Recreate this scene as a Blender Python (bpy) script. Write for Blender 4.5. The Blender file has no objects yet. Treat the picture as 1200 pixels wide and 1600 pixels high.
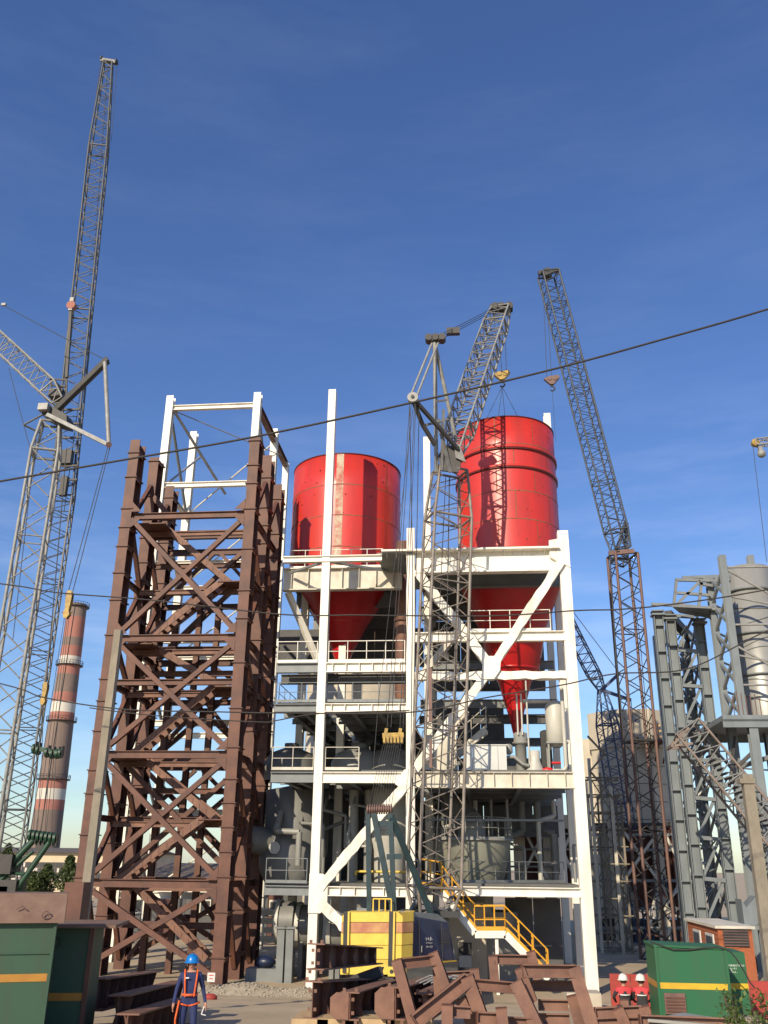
import bpy, bmesh, math, random
from mathutils import Vector as V, Matrix
R = math.radians
random.seed(7)
SC = bpy.context.scene
COL = SC.collection
# ------------------------------------------------------------------ camera
FPX, PIT, ROL, YAW = 1400.0, R(21.5), R(0.7), R(5.8)
CAM = V((0, 0, 5.2))
fw = V((-math.sin(YAW)*math.cos(PIT), math.cos(YAW)*math.cos(PIT), math.sin(PIT)))
r0 = V((math.cos(YAW), math.sin(YAW), 0)); u0 = r0.cross(fw)
rt = r0*math.cos(ROL) + u0*math.sin(ROL); up = u0*math.cos(ROL) - r0*math.sin(ROL)
cd = bpy.data.cameras.new('camera'); cam = bpy.data.objects.new('camera', cd); COL.objects.link(cam)
cd.sensor_fit = 'VERTICAL'; cd.sensor_height = 24; cd.lens = FPX/1600*24
cd.clip_start = 0.1; cd.clip_end = 3000
M = Matrix((rt, up, -fw)).transposed().to_4x4(); M.translation = CAM
cam.matrix_world = M; SC.camera = cam
# ------------------------------------------------------------------ sky and sun
SAZ, SEL = R(21), R(28.5)
S = V((-math.sin(SAZ)*math.cos(SEL), -math.cos(SAZ)*math.cos(SEL), math.sin(SEL)))
w = bpy.data.worlds.new('World'); SC.world = w; w.use_nodes = True
nt = w.node_tree; bg = nt.nodes['Background']
sk = nt.nodes.new('ShaderNodeTexSky'); sk.sky_type = 'NISHITA'; sk.sun_disc = False
sk.sun_elevation = SEL; sk.sun_rotation = math.atan2(S.x, S.y); sk.air_density = 1.2; sk.dust_density = 0.4; sk.ozone_density = 6.0
tc = nt.nodes.new('ShaderNodeTexCoord'); mp = nt.nodes.new('ShaderNodeMapping'); mp.inputs['Scale'].default_value = (2.6, 2.6, 14); mp.inputs['Location'].default_value = (.4, 1.3, .2)
nz = nt.nodes.new('ShaderNodeTexNoise'); nz.inputs['Scale'].default_value = 1.6; nz.inputs['Detail'].default_value = 8; nz.inputs['Roughness'].default_value = .62
rp = nt.nodes.new('ShaderNodeValToRGB'); rp.color_ramp.elements[0].position = .44; rp.color_ramp.elements[1].position = .78
rp.color_ramp.elements[1].color = (.26, .26, .26, 1)
mx = nt.nodes.new('ShaderNodeMix'); mx.data_type = 'RGBA'; mx.inputs[7].default_value = (6.5, 7.4, 8.6, 1)
L = nt.links.new
L(tc.outputs['Generated'], mp.inputs[0]); L(mp.outputs[0], nz.inputs[0]); L(nz.outputs[0], rp.inputs[0])
sx = nt.nodes.new('ShaderNodeSeparateXYZ'); L(tc.outputs['Generated'], sx.inputs[0])   # cirrus thins out towards the zenith
mr = nt.nodes.new('ShaderNodeMapRange'); mr.inputs[1].default_value = .2; mr.inputs[2].default_value = .5; mr.inputs[3].default_value = 1; mr.inputs[4].default_value = .12; L(sx.outputs[2], mr.inputs[0])
mu = nt.nodes.new('ShaderNodeMath'); mu.operation = 'MULTIPLY'; L(rp.outputs[0], mu.inputs[0]); L(mr.outputs[0], mu.inputs[1]); L(mu.outputs[0], mx.inputs[0]); L(sk.outputs[0], mx.inputs[6]); hs = nt.nodes.new('ShaderNodeHueSaturation'); hs.inputs['Saturation'].default_value = 1.07; hs.inputs['Hue'].default_value = .512; L(mx.outputs[2], hs.inputs['Color']); L(hs.outputs[0], bg.inputs[0])
bg.inputs[1].default_value = 0.138
sd = bpy.data.lights.new('sun', 'SUN'); so = bpy.data.objects.new('sun', sd); COL.objects.link(so)
sd.energy = 5.0; sd.angle = R(.5); sd.color = (1, .86, .65); so.rotation_euler = S.to_track_quat('Z', 'Y').to_euler(); so.location = S*80
SC.view_settings.view_transform = 'Standard'; SC.view_settings.look = 'None'; SC.view_settings.exposure = 0.1; SC.view_settings.gamma = 1

# ------------------------------------------------------------------ helpers
def ray(px, py): return rt*(px-600) - up*(py-800) + fw*FPX
def P(px, py, Y):                       # photo pixel on the plane at distance Y from the camera, parallel to the facade
    d = ray(px, py); return CAM + d*(Y/d.y)
def gz(y): return 1.65 - 1.65*min(1, max(0, (y-20)/22))
def G(px, py, h=0):                     # photo pixel on the ground (plus h)
    d = ray(px, py); t = 5/d.length
    while t*d.y < 300 and (CAM + d*t).z > gz(d.y*t)+h: t += .02/1400*5
    return CAM + d*t
ORG = {}
class MB:
    def __init__(s): s.v = []; s.f = []; s.sm = []
    def add(s, vs, fs, smooth=False):
        n = len(s.v); s.v += [V(q) for q in vs]; s.f += [tuple(i+n for i in f) for f in fs]; s.sm += [smooth]*len(fs); return s
    def box(s, c, d, m=None):
        c = V(c); x, y, z = d[0]/2, d[1]/2, d[2]/2
        vs = [V((i*x, j*y, k*z)) for i in (-1, 1) for j in (-1, 1) for k in (-1, 1)]
        if m is not None: vs = [m @ q for q in vs]
        return s.add([c+q for q in vs], [(0,1,3,2),(4,6,7,5),(0,4,5,1),(2,3,7,6),(0,2,6,4),(1,5,7,3)])
    def frame(s, a, b, upv):
        a, b = V(a), V(b); z = (b-a).normalized(); upv = V(upv)
        x = upv.cross(z)
        if x.length < 1e-3: x = V((1, 0, 0)).cross(z)
        if x.length < 1e-3: x = V((0, 1, 0)).cross(z)
        x.normalize(); return a, b, x, z.cross(x)
    def sec(s, a, b, poly, upv=(0, 0, 1), smooth=False, scale=1):
        a, b, x, y = s.frame(a, b, upv); n = len(poly)
        vs = [a+x*p+y*q for p, q in poly] + [b+(x*p+y*q)*scale for p, q in poly]
        fs = [(i, (i+1) % n, n+(i+1) % n, n+i) for i in range(n)]
        s.add(vs, fs, smooth)
        return s.add(vs, [tuple(range(n))[::-1], tuple(range(n, 2*n))])
    def bar(s, a, b, w, h=None, upv=(0, 0, 1)):
        h = h or w; w /= 2; h /= 2
        return s.sec(a, b, [(-w, -h), (w, -h), (w, h), (-w, h)], upv)
    def ib(s, a, b, w, h, t=.04, upv=(0, 0, 1)):     # I section, flanges w wide, h tall along up
        w /= 2; h /= 2; t2 = t/2
        return s.sec(a, b, [(-w,-h),(w,-h),(w,-h+t),(t2,-h+t),(t2,h-t),(w,h-t),(w,h),(-w,h),(-w,h-t),(-t2,h-t),(-t2,-h+t),(-w,-h+t)], upv)
    def ch(s, a, b, w, h, t=.03, upv=(0, 0, 1)):     # channel section, open to +x
        w /= 2; h /= 2
        return s.sec(a, b, [(-w,-h),(w,-h),(w,-h+t),(-w+t,-h+t),(-w+t,h-t),(w,h-t),(w,h),(-w,h)], upv)
    def tube(s, a, b, r, r2=None, n=8):
        k = 1 if r2 is None else r2/r
        return s.sec(a, b, [(r*math.cos(i*2*math.pi/n), r*math.sin(i*2*math.pi/n)) for i in range(n)], smooth=True, scale=k)
    def path(s, pts, r, n=6):
        for a, b in zip(pts, pts[1:]): s.tube(a, b, r, n=n)
        return s
    def lathe(s, c, prof, n=48, smooth=True, a0=0, a1=2*math.pi):
        c = V(c); full = abs(a1-a0-2*math.pi) < 1e-6; m = n if full else n+1
        vs = [c+V((r*math.cos(a0+(a1-a0)*i/n), r*math.sin(a0+(a1-a0)*i/n), z)) for r, z in prof for i in range(m)]
        fs = []
        for k in range(len(prof)-1):
            for i in range(n):
                j = (i+1) % m; fs.append((k*m+i, k*m+j, (k+1)*m+j, (k+1)*m+i))
        return s.add(vs, fs, smooth)
    def prism(s, pts, off):
        n = len(pts); off = V(off)
        return s.add([V(p) for p in pts]+[V(p)+off for p in pts], [tuple(range(n))[::-1], tuple(range(n, 2*n))]+[(i, (i+1) % n, n+(i+1) % n, n+i) for i in range(n)])
    def sphere(s, c, r, n=12, m=8):
        c = V(c); r = V(r) if hasattr(r, '__len__') else V((r, r, r))
        vs = [c+V((r.x*math.sin(math.pi*k/m)*math.cos(2*math.pi*i/n), r.y*math.sin(math.pi*k/m)*math.sin(2*math.pi*i/n), r.z*math.cos(math.pi*k/m))) for k in range(m+1) for i in range(n)]
        return s.add(vs, [(k*n+i, (k+1)*n+i, (k+1)*n+(i+1) % n, k*n+(i+1) % n) for k in range(m) for i in range(n)], True)
    def build(s, name, mat, parent=None, label=None, cat=None, group=None, kind=None):
        if parent is not None: o0 = ORG[parent]
        else:
            xs = [q.x for q in s.v]; ys = [q.y for q in s.v]
            o0 = V(((min(xs)+max(xs))/2, (min(ys)+max(ys))/2, min(q.z for q in s.v)))
        me = bpy.data.meshes.new(name); me.from_pydata([q-o0 for q in s.v], [], s.f); me.validate()
        bm = bmesh.new(); bm.from_mesh(me)
        for i, f in enumerate(bm.faces):
            if i < len(s.sm): f.smooth = s.sm[i]
        bmesh.ops.recalc_face_normals(bm, faces=bm.faces); bm.to_mesh(me); bm.free()
        me.materials.append(MAT[mat] if isinstance(mat, str) else mat)
        o = bpy.data.objects.new(name, me); COL.objects.link(o); ORG[o.name] = o0
        if parent is not None: o.parent = bpy.data.objects[parent]
        else: o.location = o0
        if label: o['label'] = label
        if cat: o['category'] = cat
        if group: o['group'] = group
        if kind: o['kind'] = kind
        return o.name
def thing(name, loc, label, cat, group=None):
    o = bpy.data.objects.new(name, None); COL.objects.link(o); o.location = loc; ORG[o.name] = V(loc)
    o.empty_display_size = .3; o['label'] = label; o['category'] = cat
    if group: o['group'] = group
    return o.name
# ------------------------------------------------------------------ materials
MAT = {}
def mat(name, c, rough=.6, c2=None, scale=3, metal=0, bump=.0, lo=.35, hi=.7, stretch=1, bscale=30, detail=6):
    m = bpy.data.materials.new(name); m.use_nodes = True; t = m.node_tree; b = t.nodes['Principled BSDF']
    b.inputs['Roughness'].default_value = rough; b.inputs['Metallic'].default_value = metal
    c2 = c2 or tuple(x*.72 for x in c)
    tc = t.nodes.new('ShaderNodeTexCoord'); mp = t.nodes.new('ShaderNodeMapping'); mp.inputs['Scale'].default_value = (1, 1, 1/stretch)
    n = t.nodes.new('ShaderNodeTexNoise'); n.inputs['Scale'].default_value = scale; n.inputs['Detail'].default_value = detail; n.inputs['Roughness'].default_value = .65
    r = t.nodes.new('ShaderNodeValToRGB'); r.color_ramp.elements[0].position = lo; r.color_ramp.elements[1].position = hi
    r.color_ramp.elements[0].color = (*c, 1); r.color_ramp.elements[1].color = (*c2, 1)
    k = t.links.new; k(tc.outputs['Object'], mp.inputs[0]); k(mp.outputs[0], n.inputs[0]); k(n.outputs[0], r.inputs[0]); k(r.outputs[0], b.inputs['Base Color'])
    if bump:
        n2 = t.nodes.new('ShaderNodeTexNoise'); n2.inputs['Scale'].default_value = bscale; n2.inputs['Detail'].default_value = 5
        bp = t.nodes.new('ShaderNodeBump'); bp.inputs['Strength'].default_value = bump; bp.inputs['Distance'].default_value = .05
        k(mp.outputs[0], n2.inputs[0]); k(n2.outputs[0], bp.inputs['Height']); k(bp.outputs[0], b.inputs['Normal'])
    MAT[name] = m
mat('white', (.78, .745, .65), .5, (.52, .48, .39), 1.3, lo=.5, hi=.82, stretch=4, detail=10)
mat('cream', (.66, .62, .52), .6, (.45, .41, .33), 1.8, stretch=2)
mat('brown', (.145, .058, .035), .62, (.070, .030, .022), 1.1, bump=.05, detail=9)
mat('brownlt', (.225, .112, .074), .65, (.115, .055, .04), 1.6, bump=.08, detail=9)
mat('red', (.58, .034, .022), .42, (.40, .038, .028), 1.3, lo=.40, hi=.74, stretch=5, detail=10, bump=.06, bscale=1.5)
mat('redcone', (.50, .010, .012), .35, (.36, .01, .012), .8)
mat('seam', (.24, .13, .07), .8, (.30, .03, .025), 6)
mat('pale_strip', (.50, .42, .30), .7, (.42, .10, .07), 2.5, lo=.4, hi=.65)  # wide pale strip down the left silo
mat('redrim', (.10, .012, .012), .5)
mat('grey', (.20, .215, .215), .5, (.14, .15, .15), 1.5)
mat('greyst', (.195, .22, .23), .5, (.135, .155, .165), 1.3, stretch=3)
mat('duct', (.33, .33, .31), .42, (.26, .26, .245), .8, metal=.25, stretch=4)
mat('dark', (.045, .045, .045), .7, (.03, .03, .03), 2)
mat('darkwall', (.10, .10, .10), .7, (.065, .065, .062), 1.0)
mat('deck', (.13, .128, .12), .8, (.09, .088, .08), 1.2)
mat('vessel', (.27, .27, .25), .45, (.20, .20, .18), 1.2, stretch=2)
mat('vesseld', (.20, .20, .19), .5, (.13, .13, .12), 1.2, stretch=2)
mat('vessell', (.50, .49, .44), .45, (.40, .39, .34), 1.2, stretch=2)
mat('olive', (.24, .24, .19), .5, (.19, .19, .15), 1.0, stretch=2)
mat('concrete', (.56, .50, .39), .9, (.40, .355, .275), .7, bump=.15, bscale=8, lo=.3, hi=.75)
mat('concpole', (.29, .25, .19), .9, (.17, .15, .115), 1.5, bump=.2, bscale=14, stretch=2)
mat('craneg', (.20, .205, .20), .5, (.11, .10, .09), 2.5)
mat('cranep', (.30, .305, .29), .5, (.19, .18, .16), 2.5)
mat('mastg', (.26, .23, .195), .55, (.15, .12, .10), 2)
mat('craneb', (.075, .085, .10), .5, (.05, .055, .06), 2)
mat('cranerust', (.19, .105, .085), .6, (.10, .06, .05), 1.2, stretch=3)
mat('cranedark', (.05, .045, .042), .6, (.03, .028, .026), 2)
mat('craneblue', (.06, .085, .17), .5, (.04, .055, .11), 2)
mat('teal', (.022, .05, .062), .45, (.015, .03, .036), 3)
mat('yellow', (.74, .52, .08), .5, (.62, .38, .06), 1.8, lo=.45, hi=.8)
mat('faded', (.52, .29, .12), .65, (.40, .15, .09), 1.6, lo=.4, hi=.62)
mat('hookyellow', (.50, .33, .06), .55, (.20, .12, .04), 4)
mat('stair', (.72, .36, .02), .5, (.6, .28, .02), 3)
mat('navy', (.014, .024, .075), .4, (.010, .014, .03), 2)
mat('green', (.014, .115, .045), .55, (.045, .085, .045), 1.6, lo=.5, hi=.85, stretch=4, detail=10, bump=.08, bscale=3)
mat('greend', (.035, .085, .05), .65, (.055, .055, .035), 1.8, lo=.45, hi=.8, stretch=4, detail=10, bump=.1, bscale=3)
mat('greencrane', (.012, .06, .03), .5, (.01, .035, .02), 4)
mat('stripe', (.62, .40, .02), .6, (.5, .3, .02), 3)
mat('stripeo', (.45, .22, .03), .6, (.36, .16, .03), 3)
mat('lidrust', (.20, .125, .09), .75, (.14, .08, .055), 2.5, bump=.1)
mat('brick', (.36, .11, .045), .9, (.27, .08, .035), 8, bump=.1)
mat('chimbrick', (.22, .16, .13), .9, (.17, .125, .105), .5, stretch=3)
mat('chimred', (.38, .165, .125), .9, (.32, .13, .10), .4)
mat('chimwhite', (.60, .56, .48), .9, (.52, .48, .41), .4)
mat('dirt', (.47, .37, .245), .95, (.34, .265, .175), .35, bump=.35, bscale=6, lo=.3, hi=.72, detail=10)
mat('gravel', (.42, .36, .27), .95, (.26, .22, .16), 3, bump=.6, bscale=16, detail=10)
mat('stone', (.40, .35, .27), .95, (.24, .21, .16), 1)
mat('rope', (.05, .05, .05), .6)
mat('cable', (.035, .03, .028), .7)
mat('factory', (.60, .50, .34), .9, (.5, .41, .28), .3)
mat('roof', (.13, .105, .09), .9, (.09, .075, .065), .3)
mat('pane', (.06, .065, .07), .2)
mat('panel', (.60, .60, .57), .4, (.5, .5, .47), .6)
mat('leaf', (.085, .115, .035), .6, (.03, .05, .015), .6, lo=.4, hi=.6)
mat('leafb', (.11, .16, .04), .55, (.06, .10, .025), 4, lo=.4, hi=.6)
mat('bark', (.10, .075, .05), .9)
mat('timber', (.50, .36, .20), .85, (.36, .25, .14), 3)
mat('sheet', (.50, .48, .44), .35, (.38, .36, .33), 1, metal=.5)
mat('redsheet', (.40, .05, .035), .6, (.30, .04, .03), 1.5)
mat('overall', (.018, .030, .11), .8, (.012, .02, .075), 6)
mat('skin', (.40, .20, .13), .55, (.36, .17, .11), 8)
mat('helmetb', (.005, .17, .52), .3); mat('helmetw', (.80, .78, .72), .35)
mat('harness', (.72, .12, .025), .6); mat('boot', (.025, .02, .018), .6)
mat('jackd', (.030, .030, .034), .8); mat('jackr', (.60, .05, .06), .75); mat('jackw', (.7, .7, .68), .6)
mat('letter', (.75, .78, .72), .6); mat('letterd', (.30, .31, .34), .6); mat('eye', (.02, .015, .012), .3)
mat('valve', (.65, .02, .02), .4)
mat('conv', (.23, .185, .155), .65, (.15, .11, .09), 1.5)
mat('hopper', (.125, .050, .034), .75, (.08, .035, .026), .8)

for k_ in ('red', 'redcone'):
    b_ = MAT[k_].node_tree.nodes['Principled BSDF']; b_.inputs['Coat Weight'].default_value = .18; b_.inputs['Coat Roughness'].default_value = .25
def railing(root, a, b, mt='white', h=1.1, step=1.3, r=.024, name='railing'):
    a, b = V(a), V(b); m = MB(); n = max(1, round((b-a).length/step)); z = V((0, 0, 1))
    for k in range(n+1): q = a.lerp(b, k/n); m.tube(q, q+z*h, r, n=6)
    m.tube(a+z*h, b+z*h, r, n=6); m.tube(a+z*h*.52, b+z*h*.52, r*.8, n=6); m.bar(a+z*.08, b+z*.08, .02, .14)
    return m.build(name, mt, root)
def lattice(root, st, side, bays, cr, lr, mt, mtl=None, name='chord', ends=True):
    """four-chord lattice through stations (centre, width along side, depth across)"""
    side = V(side); cs = []
    for i, (c, a, b) in enumerate(st):
        c = V(c); d = (V(st[min(i+1, len(st)-1)][0])-V(st[max(i-1, 0)][0])).normalized()
        s = (side-d*side.dot(d)).normalized(); t = d.cross(s)
        cs.append([c+s*(i1*a/2)+t*(j1*b/2) for i1, j1 in ((-1, -1), (1, -1), (1, 1), (-1, 1))])
    for k in range(4):
        m = MB(); m.path([q[k] for q in cs], cr, 8); m.build(name, mt, root)
    m = MB(); tot = sum((V(st[i+1][0])-V(st[i][0])).length for i in range(len(st)-1))
    for i in range(len(st)-1):
        nb = max(1, round(bays*(V(st[i+1][0])-V(st[i][0])).length/tot))
        for j in range(nb):
            lo = [cs[i][k].lerp(cs[i+1][k], j/nb) for k in range(4)]; hi = [cs[i][k].lerp(cs[i+1][k], (j+1)/nb) for k in range(4)]; md = [lo[k].lerp(hi[k], .5) for k in range(4)]
            for k in range(4):
                k2 = (k+1) % 4
                m.tube(lo[k], md[k2], lr, n=5); m.tube(md[k2], hi[k], lr, n=5)
                if j % 4 == 0: m.tube(lo[k], lo[k2], lr*1.2, n=5)
        for k in range(4): m.tube(cs[i+1][k], cs[i+1][(k+1) % 4], cr*.9, n=5)
    m.build('lacing', mtl or mt, root, kind='stuff')
    return cs
def rope(root, pts, r=.025, mt='rope', name='rope'): return MB().path(pts, r, 5).build(name, mt, root)
def wobble(a, b, w, h, n=14, j=.035, upv=(0, 1, 0)):    # member with ragged protective wrapping
    m = MB(); a, b = V(a), V(b); A, B, x, y = m.frame(a, b, upv); vs = []; rr = random.Random(int(a.x*100))
    for i in range(n+1):
        c = a.lerp(b, i/n); k = 0 if i in (0, n) else 1
        for p, q in ((-w, -h), (w, -h), (w, h), (-w, h)): vs.append(c+x*(p/2+k*rr.uniform(-j, j))+y*(q/2+k*rr.uniform(-j, j)))
    fs = [(i*4+k, i*4+(k+1) % 4, i*4+4+(k+1) % 4, i*4+4+k) for i in range(n) for k in range(4)]+[(3, 2, 1, 0), (n*4, n*4+1, n*4+2, n*4+3)]
    m.add(vs, fs); return m
X1, Y1, Z1 = V((1, 0, 0)), V((0, 1, 0)), V((0, 0, 1))
#@@SETTING
# ------------------------------------------------------------------ ground
def grid(name, x0, x1, y0, y1, nx, ny, fz, mt):
    m = MB(); vs = [(x0+(x1-x0)*i/nx, y0+(y1-y0)*j/ny, fz(x0+(x1-x0)*i/nx, y0+(y1-y0)*j/ny)) for j in range(ny+1) for i in range(nx+1)]
    m.add(vs, [(j*(nx+1)+i, j*(nx+1)+i+1, (j+1)*(nx+1)+i+1, (j+1)*(nx+1)+i) for j in range(ny) for i in range(nx)], True); return m
rg = random.Random(3)
ys = [-60, 0, 8, 14, 18] + [20+i*.5 for i in range(46)] + [44, 46, 50, 60, 90, 150, 400, 1500]
xs = [-1500, -300, -80, -40] + [-24+i*.6 for i in range(80)] + [25, 32, 50, 100, 300, 1500]
m = MB(); nx = len(xs)
m.add([(x, y, gz(y)+(rg.uniform(-.025, .025) if -25 < x < 25 and 18 < y < 43 else 0)) for y in ys for x in xs],
      [(j*nx+i, j*nx+i+1, (j+1)*nx+i+1, (j+1)*nx+i) for j in range(len(ys)-1) for i in range(nx-1)], True)
m.build('ground', 'dirt', kind='structure', label='bare sandy yard sloping down to the steelworks', cat='ground')
# gravel bank along the foot of the towers
def heap(x0, x1, y0, y1, h, nm, lab):
    rr = random.Random(5); nxx, nyy = 60, 16
    def fz(x, y):
        u = (x-x0)/(x1-x0); v = (y-y0)/(y1-y0)
        return gz(y)-.05+h*math.sin(math.pi*min(1, max(0, v)))*min(1, 8*u, 8*(1-u))*(.7+.3*math.sin(x*1.7)*math.sin(x*.6+1))+rr.uniform(-.03, .03)
    root = thing(nm, ((x0+x1)/2, y0, gz(y0)), lab, 'gravel'); bpy.data.objects[root]['kind'] = 'stuff'
    grid('bank', x0, x1, y0, y1, nxx, nyy, fz, 'gravel').build('gravel_bank', grid and 'gravel', root)
    m = MB()
    for i in range(900):
        x, y = rr.uniform(x0, x1), y0-.5+rr.random()**.7*(y1-y0+.3); s = rr.uniform(.02, .075); z = fz(x, y) if y > y0 else gz(y)
        m.sphere((x, y, z), (s*rr.uniform(.7, 1.3), s*rr.uniform(.7, 1.3), s*.7), 5, 3)
    m.sm = [False]*len(m.sm); m.build('pebbles', 'stone', root, kind='stuff')
a = P(330, 1545, 43); b = P(490, 1545, 43)
heap(a.x-1, b.x+.4, 41.6, 44.2, .42, 'gravel_heap', 'pale gravel bank along the foot of the brown tower')

# ------------------------------------------------------------------ brown steel tower
BY = (44.5, 47.6, 50.7)
bx0, bx1 = P(176, 1000, BY[0]).x, P(378, 1000, BY[0]).x
bz = lambda y, x=280: P(x, y, BY[0]).z
top = bz(690, 300)
tw = thing('steel_tower', ((bx0+bx1)/2, BY[1], 0), 'tall unfinished brown steel tower with crossed braces and stub columns', 'tower')
plate = MB().box((0, .2, 0), (.72, 1.1, .05)).box((.30, .05, -.10), (.03, .6, .16)).box((-.30, .05, -.10), (.03, .6, .16))
pm = None
tops = {0: top, 1: top+.35, 2: top-.2}
rr = random.Random(11)
for xi, x in enumerate((bx0, bx1)):
    for yi, y in enumerate(BY):
        zt = tops[yi]+(0 if xi else .1)
        c = MB().ib((x, y+.2, -.1), (x, y+.2, zt), .56, .95, .05, upv=(0, 1, 0)).build('column', 'brown', tw)
        z = 1.2
        while z < zt:
            if pm is None:
                n = plate.build('splice_plate', 'brown', c); o = bpy.data.objects[n]; pm = o.data
                for q in pm.vertices: q.co += ORG[n]
                o.location = V((x, y, z))-ORG[tw]
            else:
                o = bpy.data.objects.new('splice_plate', pm); COL.objects.link(o); o.parent = bpy.data.objects[c]; o.location = V((x, y, z))-ORG[tw]
            z += rr.choice((1.5, 1.9, 2.3, 1.1))
LV = [bz(y) for y in (806, 997, 1179, 1381, 1530)]
MIDS = [bz(y) for y in (900, 1066, 1277)]
def bm_(a, b, w=.26, h=.34, mt='brown', nm='beam', upv=(0, 0, 1)): return MB().ib(a, b, w, h, .035, upv).build(nm, mt, tw)
def br_(a, b, w=.24, mt='brown'): return MB().ch(a, b, w, w*1.05, .03, (0, 1, 0)).build('brace', mt, tw)
fy = BY[0]
for yi, y in enumerate(BY):
    for k, z in enumerate(LV[:-1]): bm_((bx0+.28, y, z), (bx1-.28, y, z), h=.36 if yi != 1 else .5)
    for k, z in enumerate(MIDS):
        if yi == 0 and k != 1: continue
        bm_((bx0+.28, y, z), (bx1-.28, y, z), h=.30)
for yi, y in enumerate((fy-.16, BY[1], BY[2])):
    for k in range(4):
        hi, lo = LV[k]-.2, LV[k+1]+.25
        xa, xb, d = bx0+.3, bx1-.3, .13
        if yi == 1 and k % 2: continue
        br_((xa, y, hi), (xb, y, lo)); br_((xb, y+d, hi), (xa, y+d, lo))
        g = MB().prism([((xa+xb)/2+dx, y+.26, (hi+lo)/2+dz) for dx, dz in ((-.45, -.2), (-.3, -.35), (.3, -.35), (.45, -.2), (.45, .2), (.3, .35), (-.3, .35), (-.45, .2))], (0, .03, 0)); g.build('gusset', 'brown', tw)
for x in (bx0, bx1):                                          # side frames
    for j in range(2):
        ya, yb = BY[j]+.66, BY[j+1]-.28
        zs = sorted(LV+MIDS, reverse=True)
        for k, z in enumerate(zs[:-1]): bm_((x, ya, z), (x, yb, z), .22, .3)
        zz = [top-1.2]+zs
        for k in range(len(zz)-1):
            lo, hi = zz[k+1]+.25, zz[k]-.25
            if k % 2: br_((x, ya, hi), (x, yb, lo), .22)
            else: br_((x, ya, lo), (x, yb, hi), .22)
# curved knee plates high on the tower
for x, s in ((bx0, 1), (bx1, -1)):
    br_((x+s*.28, BY[1]-.3, top-2.2), (x+s*1.3, BY[1]-.3, top-3.4), .3)
# stair flights with serrated stringers
fl = [LV[3], MIDS[2], LV[2], MIDS[1], LV[1], MIDS[0], LV[0]]
zz0 = [.9]+fl
for k in range(len(zz0)-1):
    lo, hi = zz0[k], zz0[k+1]; s = 1 if k % 2 else -1; yq = BY[0]+1.0+(0 if s > 0 else 1.1)
    xa, xb = (bx0+1.2, bx1-1.6) if s > 0 else (bx1-1.2, bx0+1.6)
    st = thing  # flights are parts of the tower
    root = MB().bar((xa, yq, lo), (xb, yq, hi), .07, .34).bar((xa, yq+.85, lo), (xb, yq+.85, hi), .07, .34).build('stair_flight', 'brownlt', tw)
    n = 11
    for i in range(n):
        q = V((xa, yq+.42, lo)).lerp(V((xb, yq+.42, hi)), (i+.5)/n)
        if i == 0:
            t0 = MB().box((0, 0, 0), (.26, .78, .035)).box((.0, -.44, -.03), (.03, .05, .26)); nm = t0.build('tread', 'brown', root); tm = bpy.data.objects[nm].data
            for vv in tm.vertices: vv.co += ORG[nm]
            o = bpy.data.objects[nm]
        else: o = bpy.data.objects.new('tread', tm); COL.objects.link(o); o.parent = bpy.data.objects[root]
        o.location = q-ORG[tw]
    xl = bx1-1.0 if s > 0 else bx0+1.0
    MB().box((xl, BY[0]+2, hi-.05), (1.6, 2.2, .06)).build('landing', 'brown', tw)
    MB().ib((bx0+.3, BY[0]+2.2, hi-.25), (bx1-.3, BY[0]+2.2, hi-.25), .2, .26).build('beam', 'brownlt', tw)
for k in range(len(zs)-1):
    lo, hi = zs[k+1]+.2, zs[k]-.2; xm_ = (bx0+bx1)/2
    for sg in (-1, 1): br_((xm_+sg*.2, BY[2]-.35, hi), (xm_+sg*(bx1-bx0)*.44, BY[2]-.35, lo), .2)
    if k % 2 == 0: bm_((bx0+.4, BY[1]+.5, (lo+hi)/2), (bx1-.4, BY[1]+.5, (lo+hi)/2), .2, .3)
    for x in (bx0, bx1):
        for y_ in (BY[0]+.9, BY[1]+.9): MB().prism([(x-.015, y_-.3, hi), (x-.015, y_+.35, hi), (x-.015, y_-.3, hi-.7)], (.03, 0, 0)).build('gusset', 'brown', tw)
for sx, x in ((1, bx0), (-1, bx1)):
    for z in LV[:-1]:
        for dz in (-.2, .2): MB().prism([(x+sx*.28, fy-.30, z+dz), (x+sx*.85, fy-.30, z+dz), (x+sx*.28, fy-.30, z+dz*4)], (0, .03, 0)).build('gusset', 'brown', tw)
# loose inner posts
for px in (262, 300, 330):
    x = P(px, 1100, 49).x; MB().ib((x, 49, 0), (x, 49, bz(rr.randint(905, 960))), .3, .3, .03, (0, 1, 0)).build('post', 'brown', tw)

# ------------------------------------------------------------------ white frame behind the brown tower
wf_y = (54, 59.6); wx0, wx1 = P(250, 780, 54).x, P(392, 780, 54).x
wf = thing('white_steel_frame', ((wx0+wx1)/2, 57, 0), 'bare white steel frame rising behind the brown tower', 'frame')
wt = P(335, 618, 54).z
for x in (wx0, wx1):
    for j, y in enumerate(wf_y): MB().ib((x, y, 0), (x, y, wt), .5, .5, .05, (0, 1, 0)).build('column', 'white', wf)
wl = [P(330, y, 54).z for y in (636, 757, 880, 1000, 1130, 1270, 1400)]
for k, z in enumerate(wl):
    for y in wf_y:
        if y == wf_y[1] and k == 0: continue
        MB().ib((wx0+.25, y, z), (wx1-.25, y, z), .3, .36, .04).build('beam', 'white', wf)
    if k: 
        for x in (wx0, wx1): MB().ib((x, wf_y[0]+.25, z), (x, wf_y[1]-.25, z), .25, .3, .04).build('beam', 'cream', wf)
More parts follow.
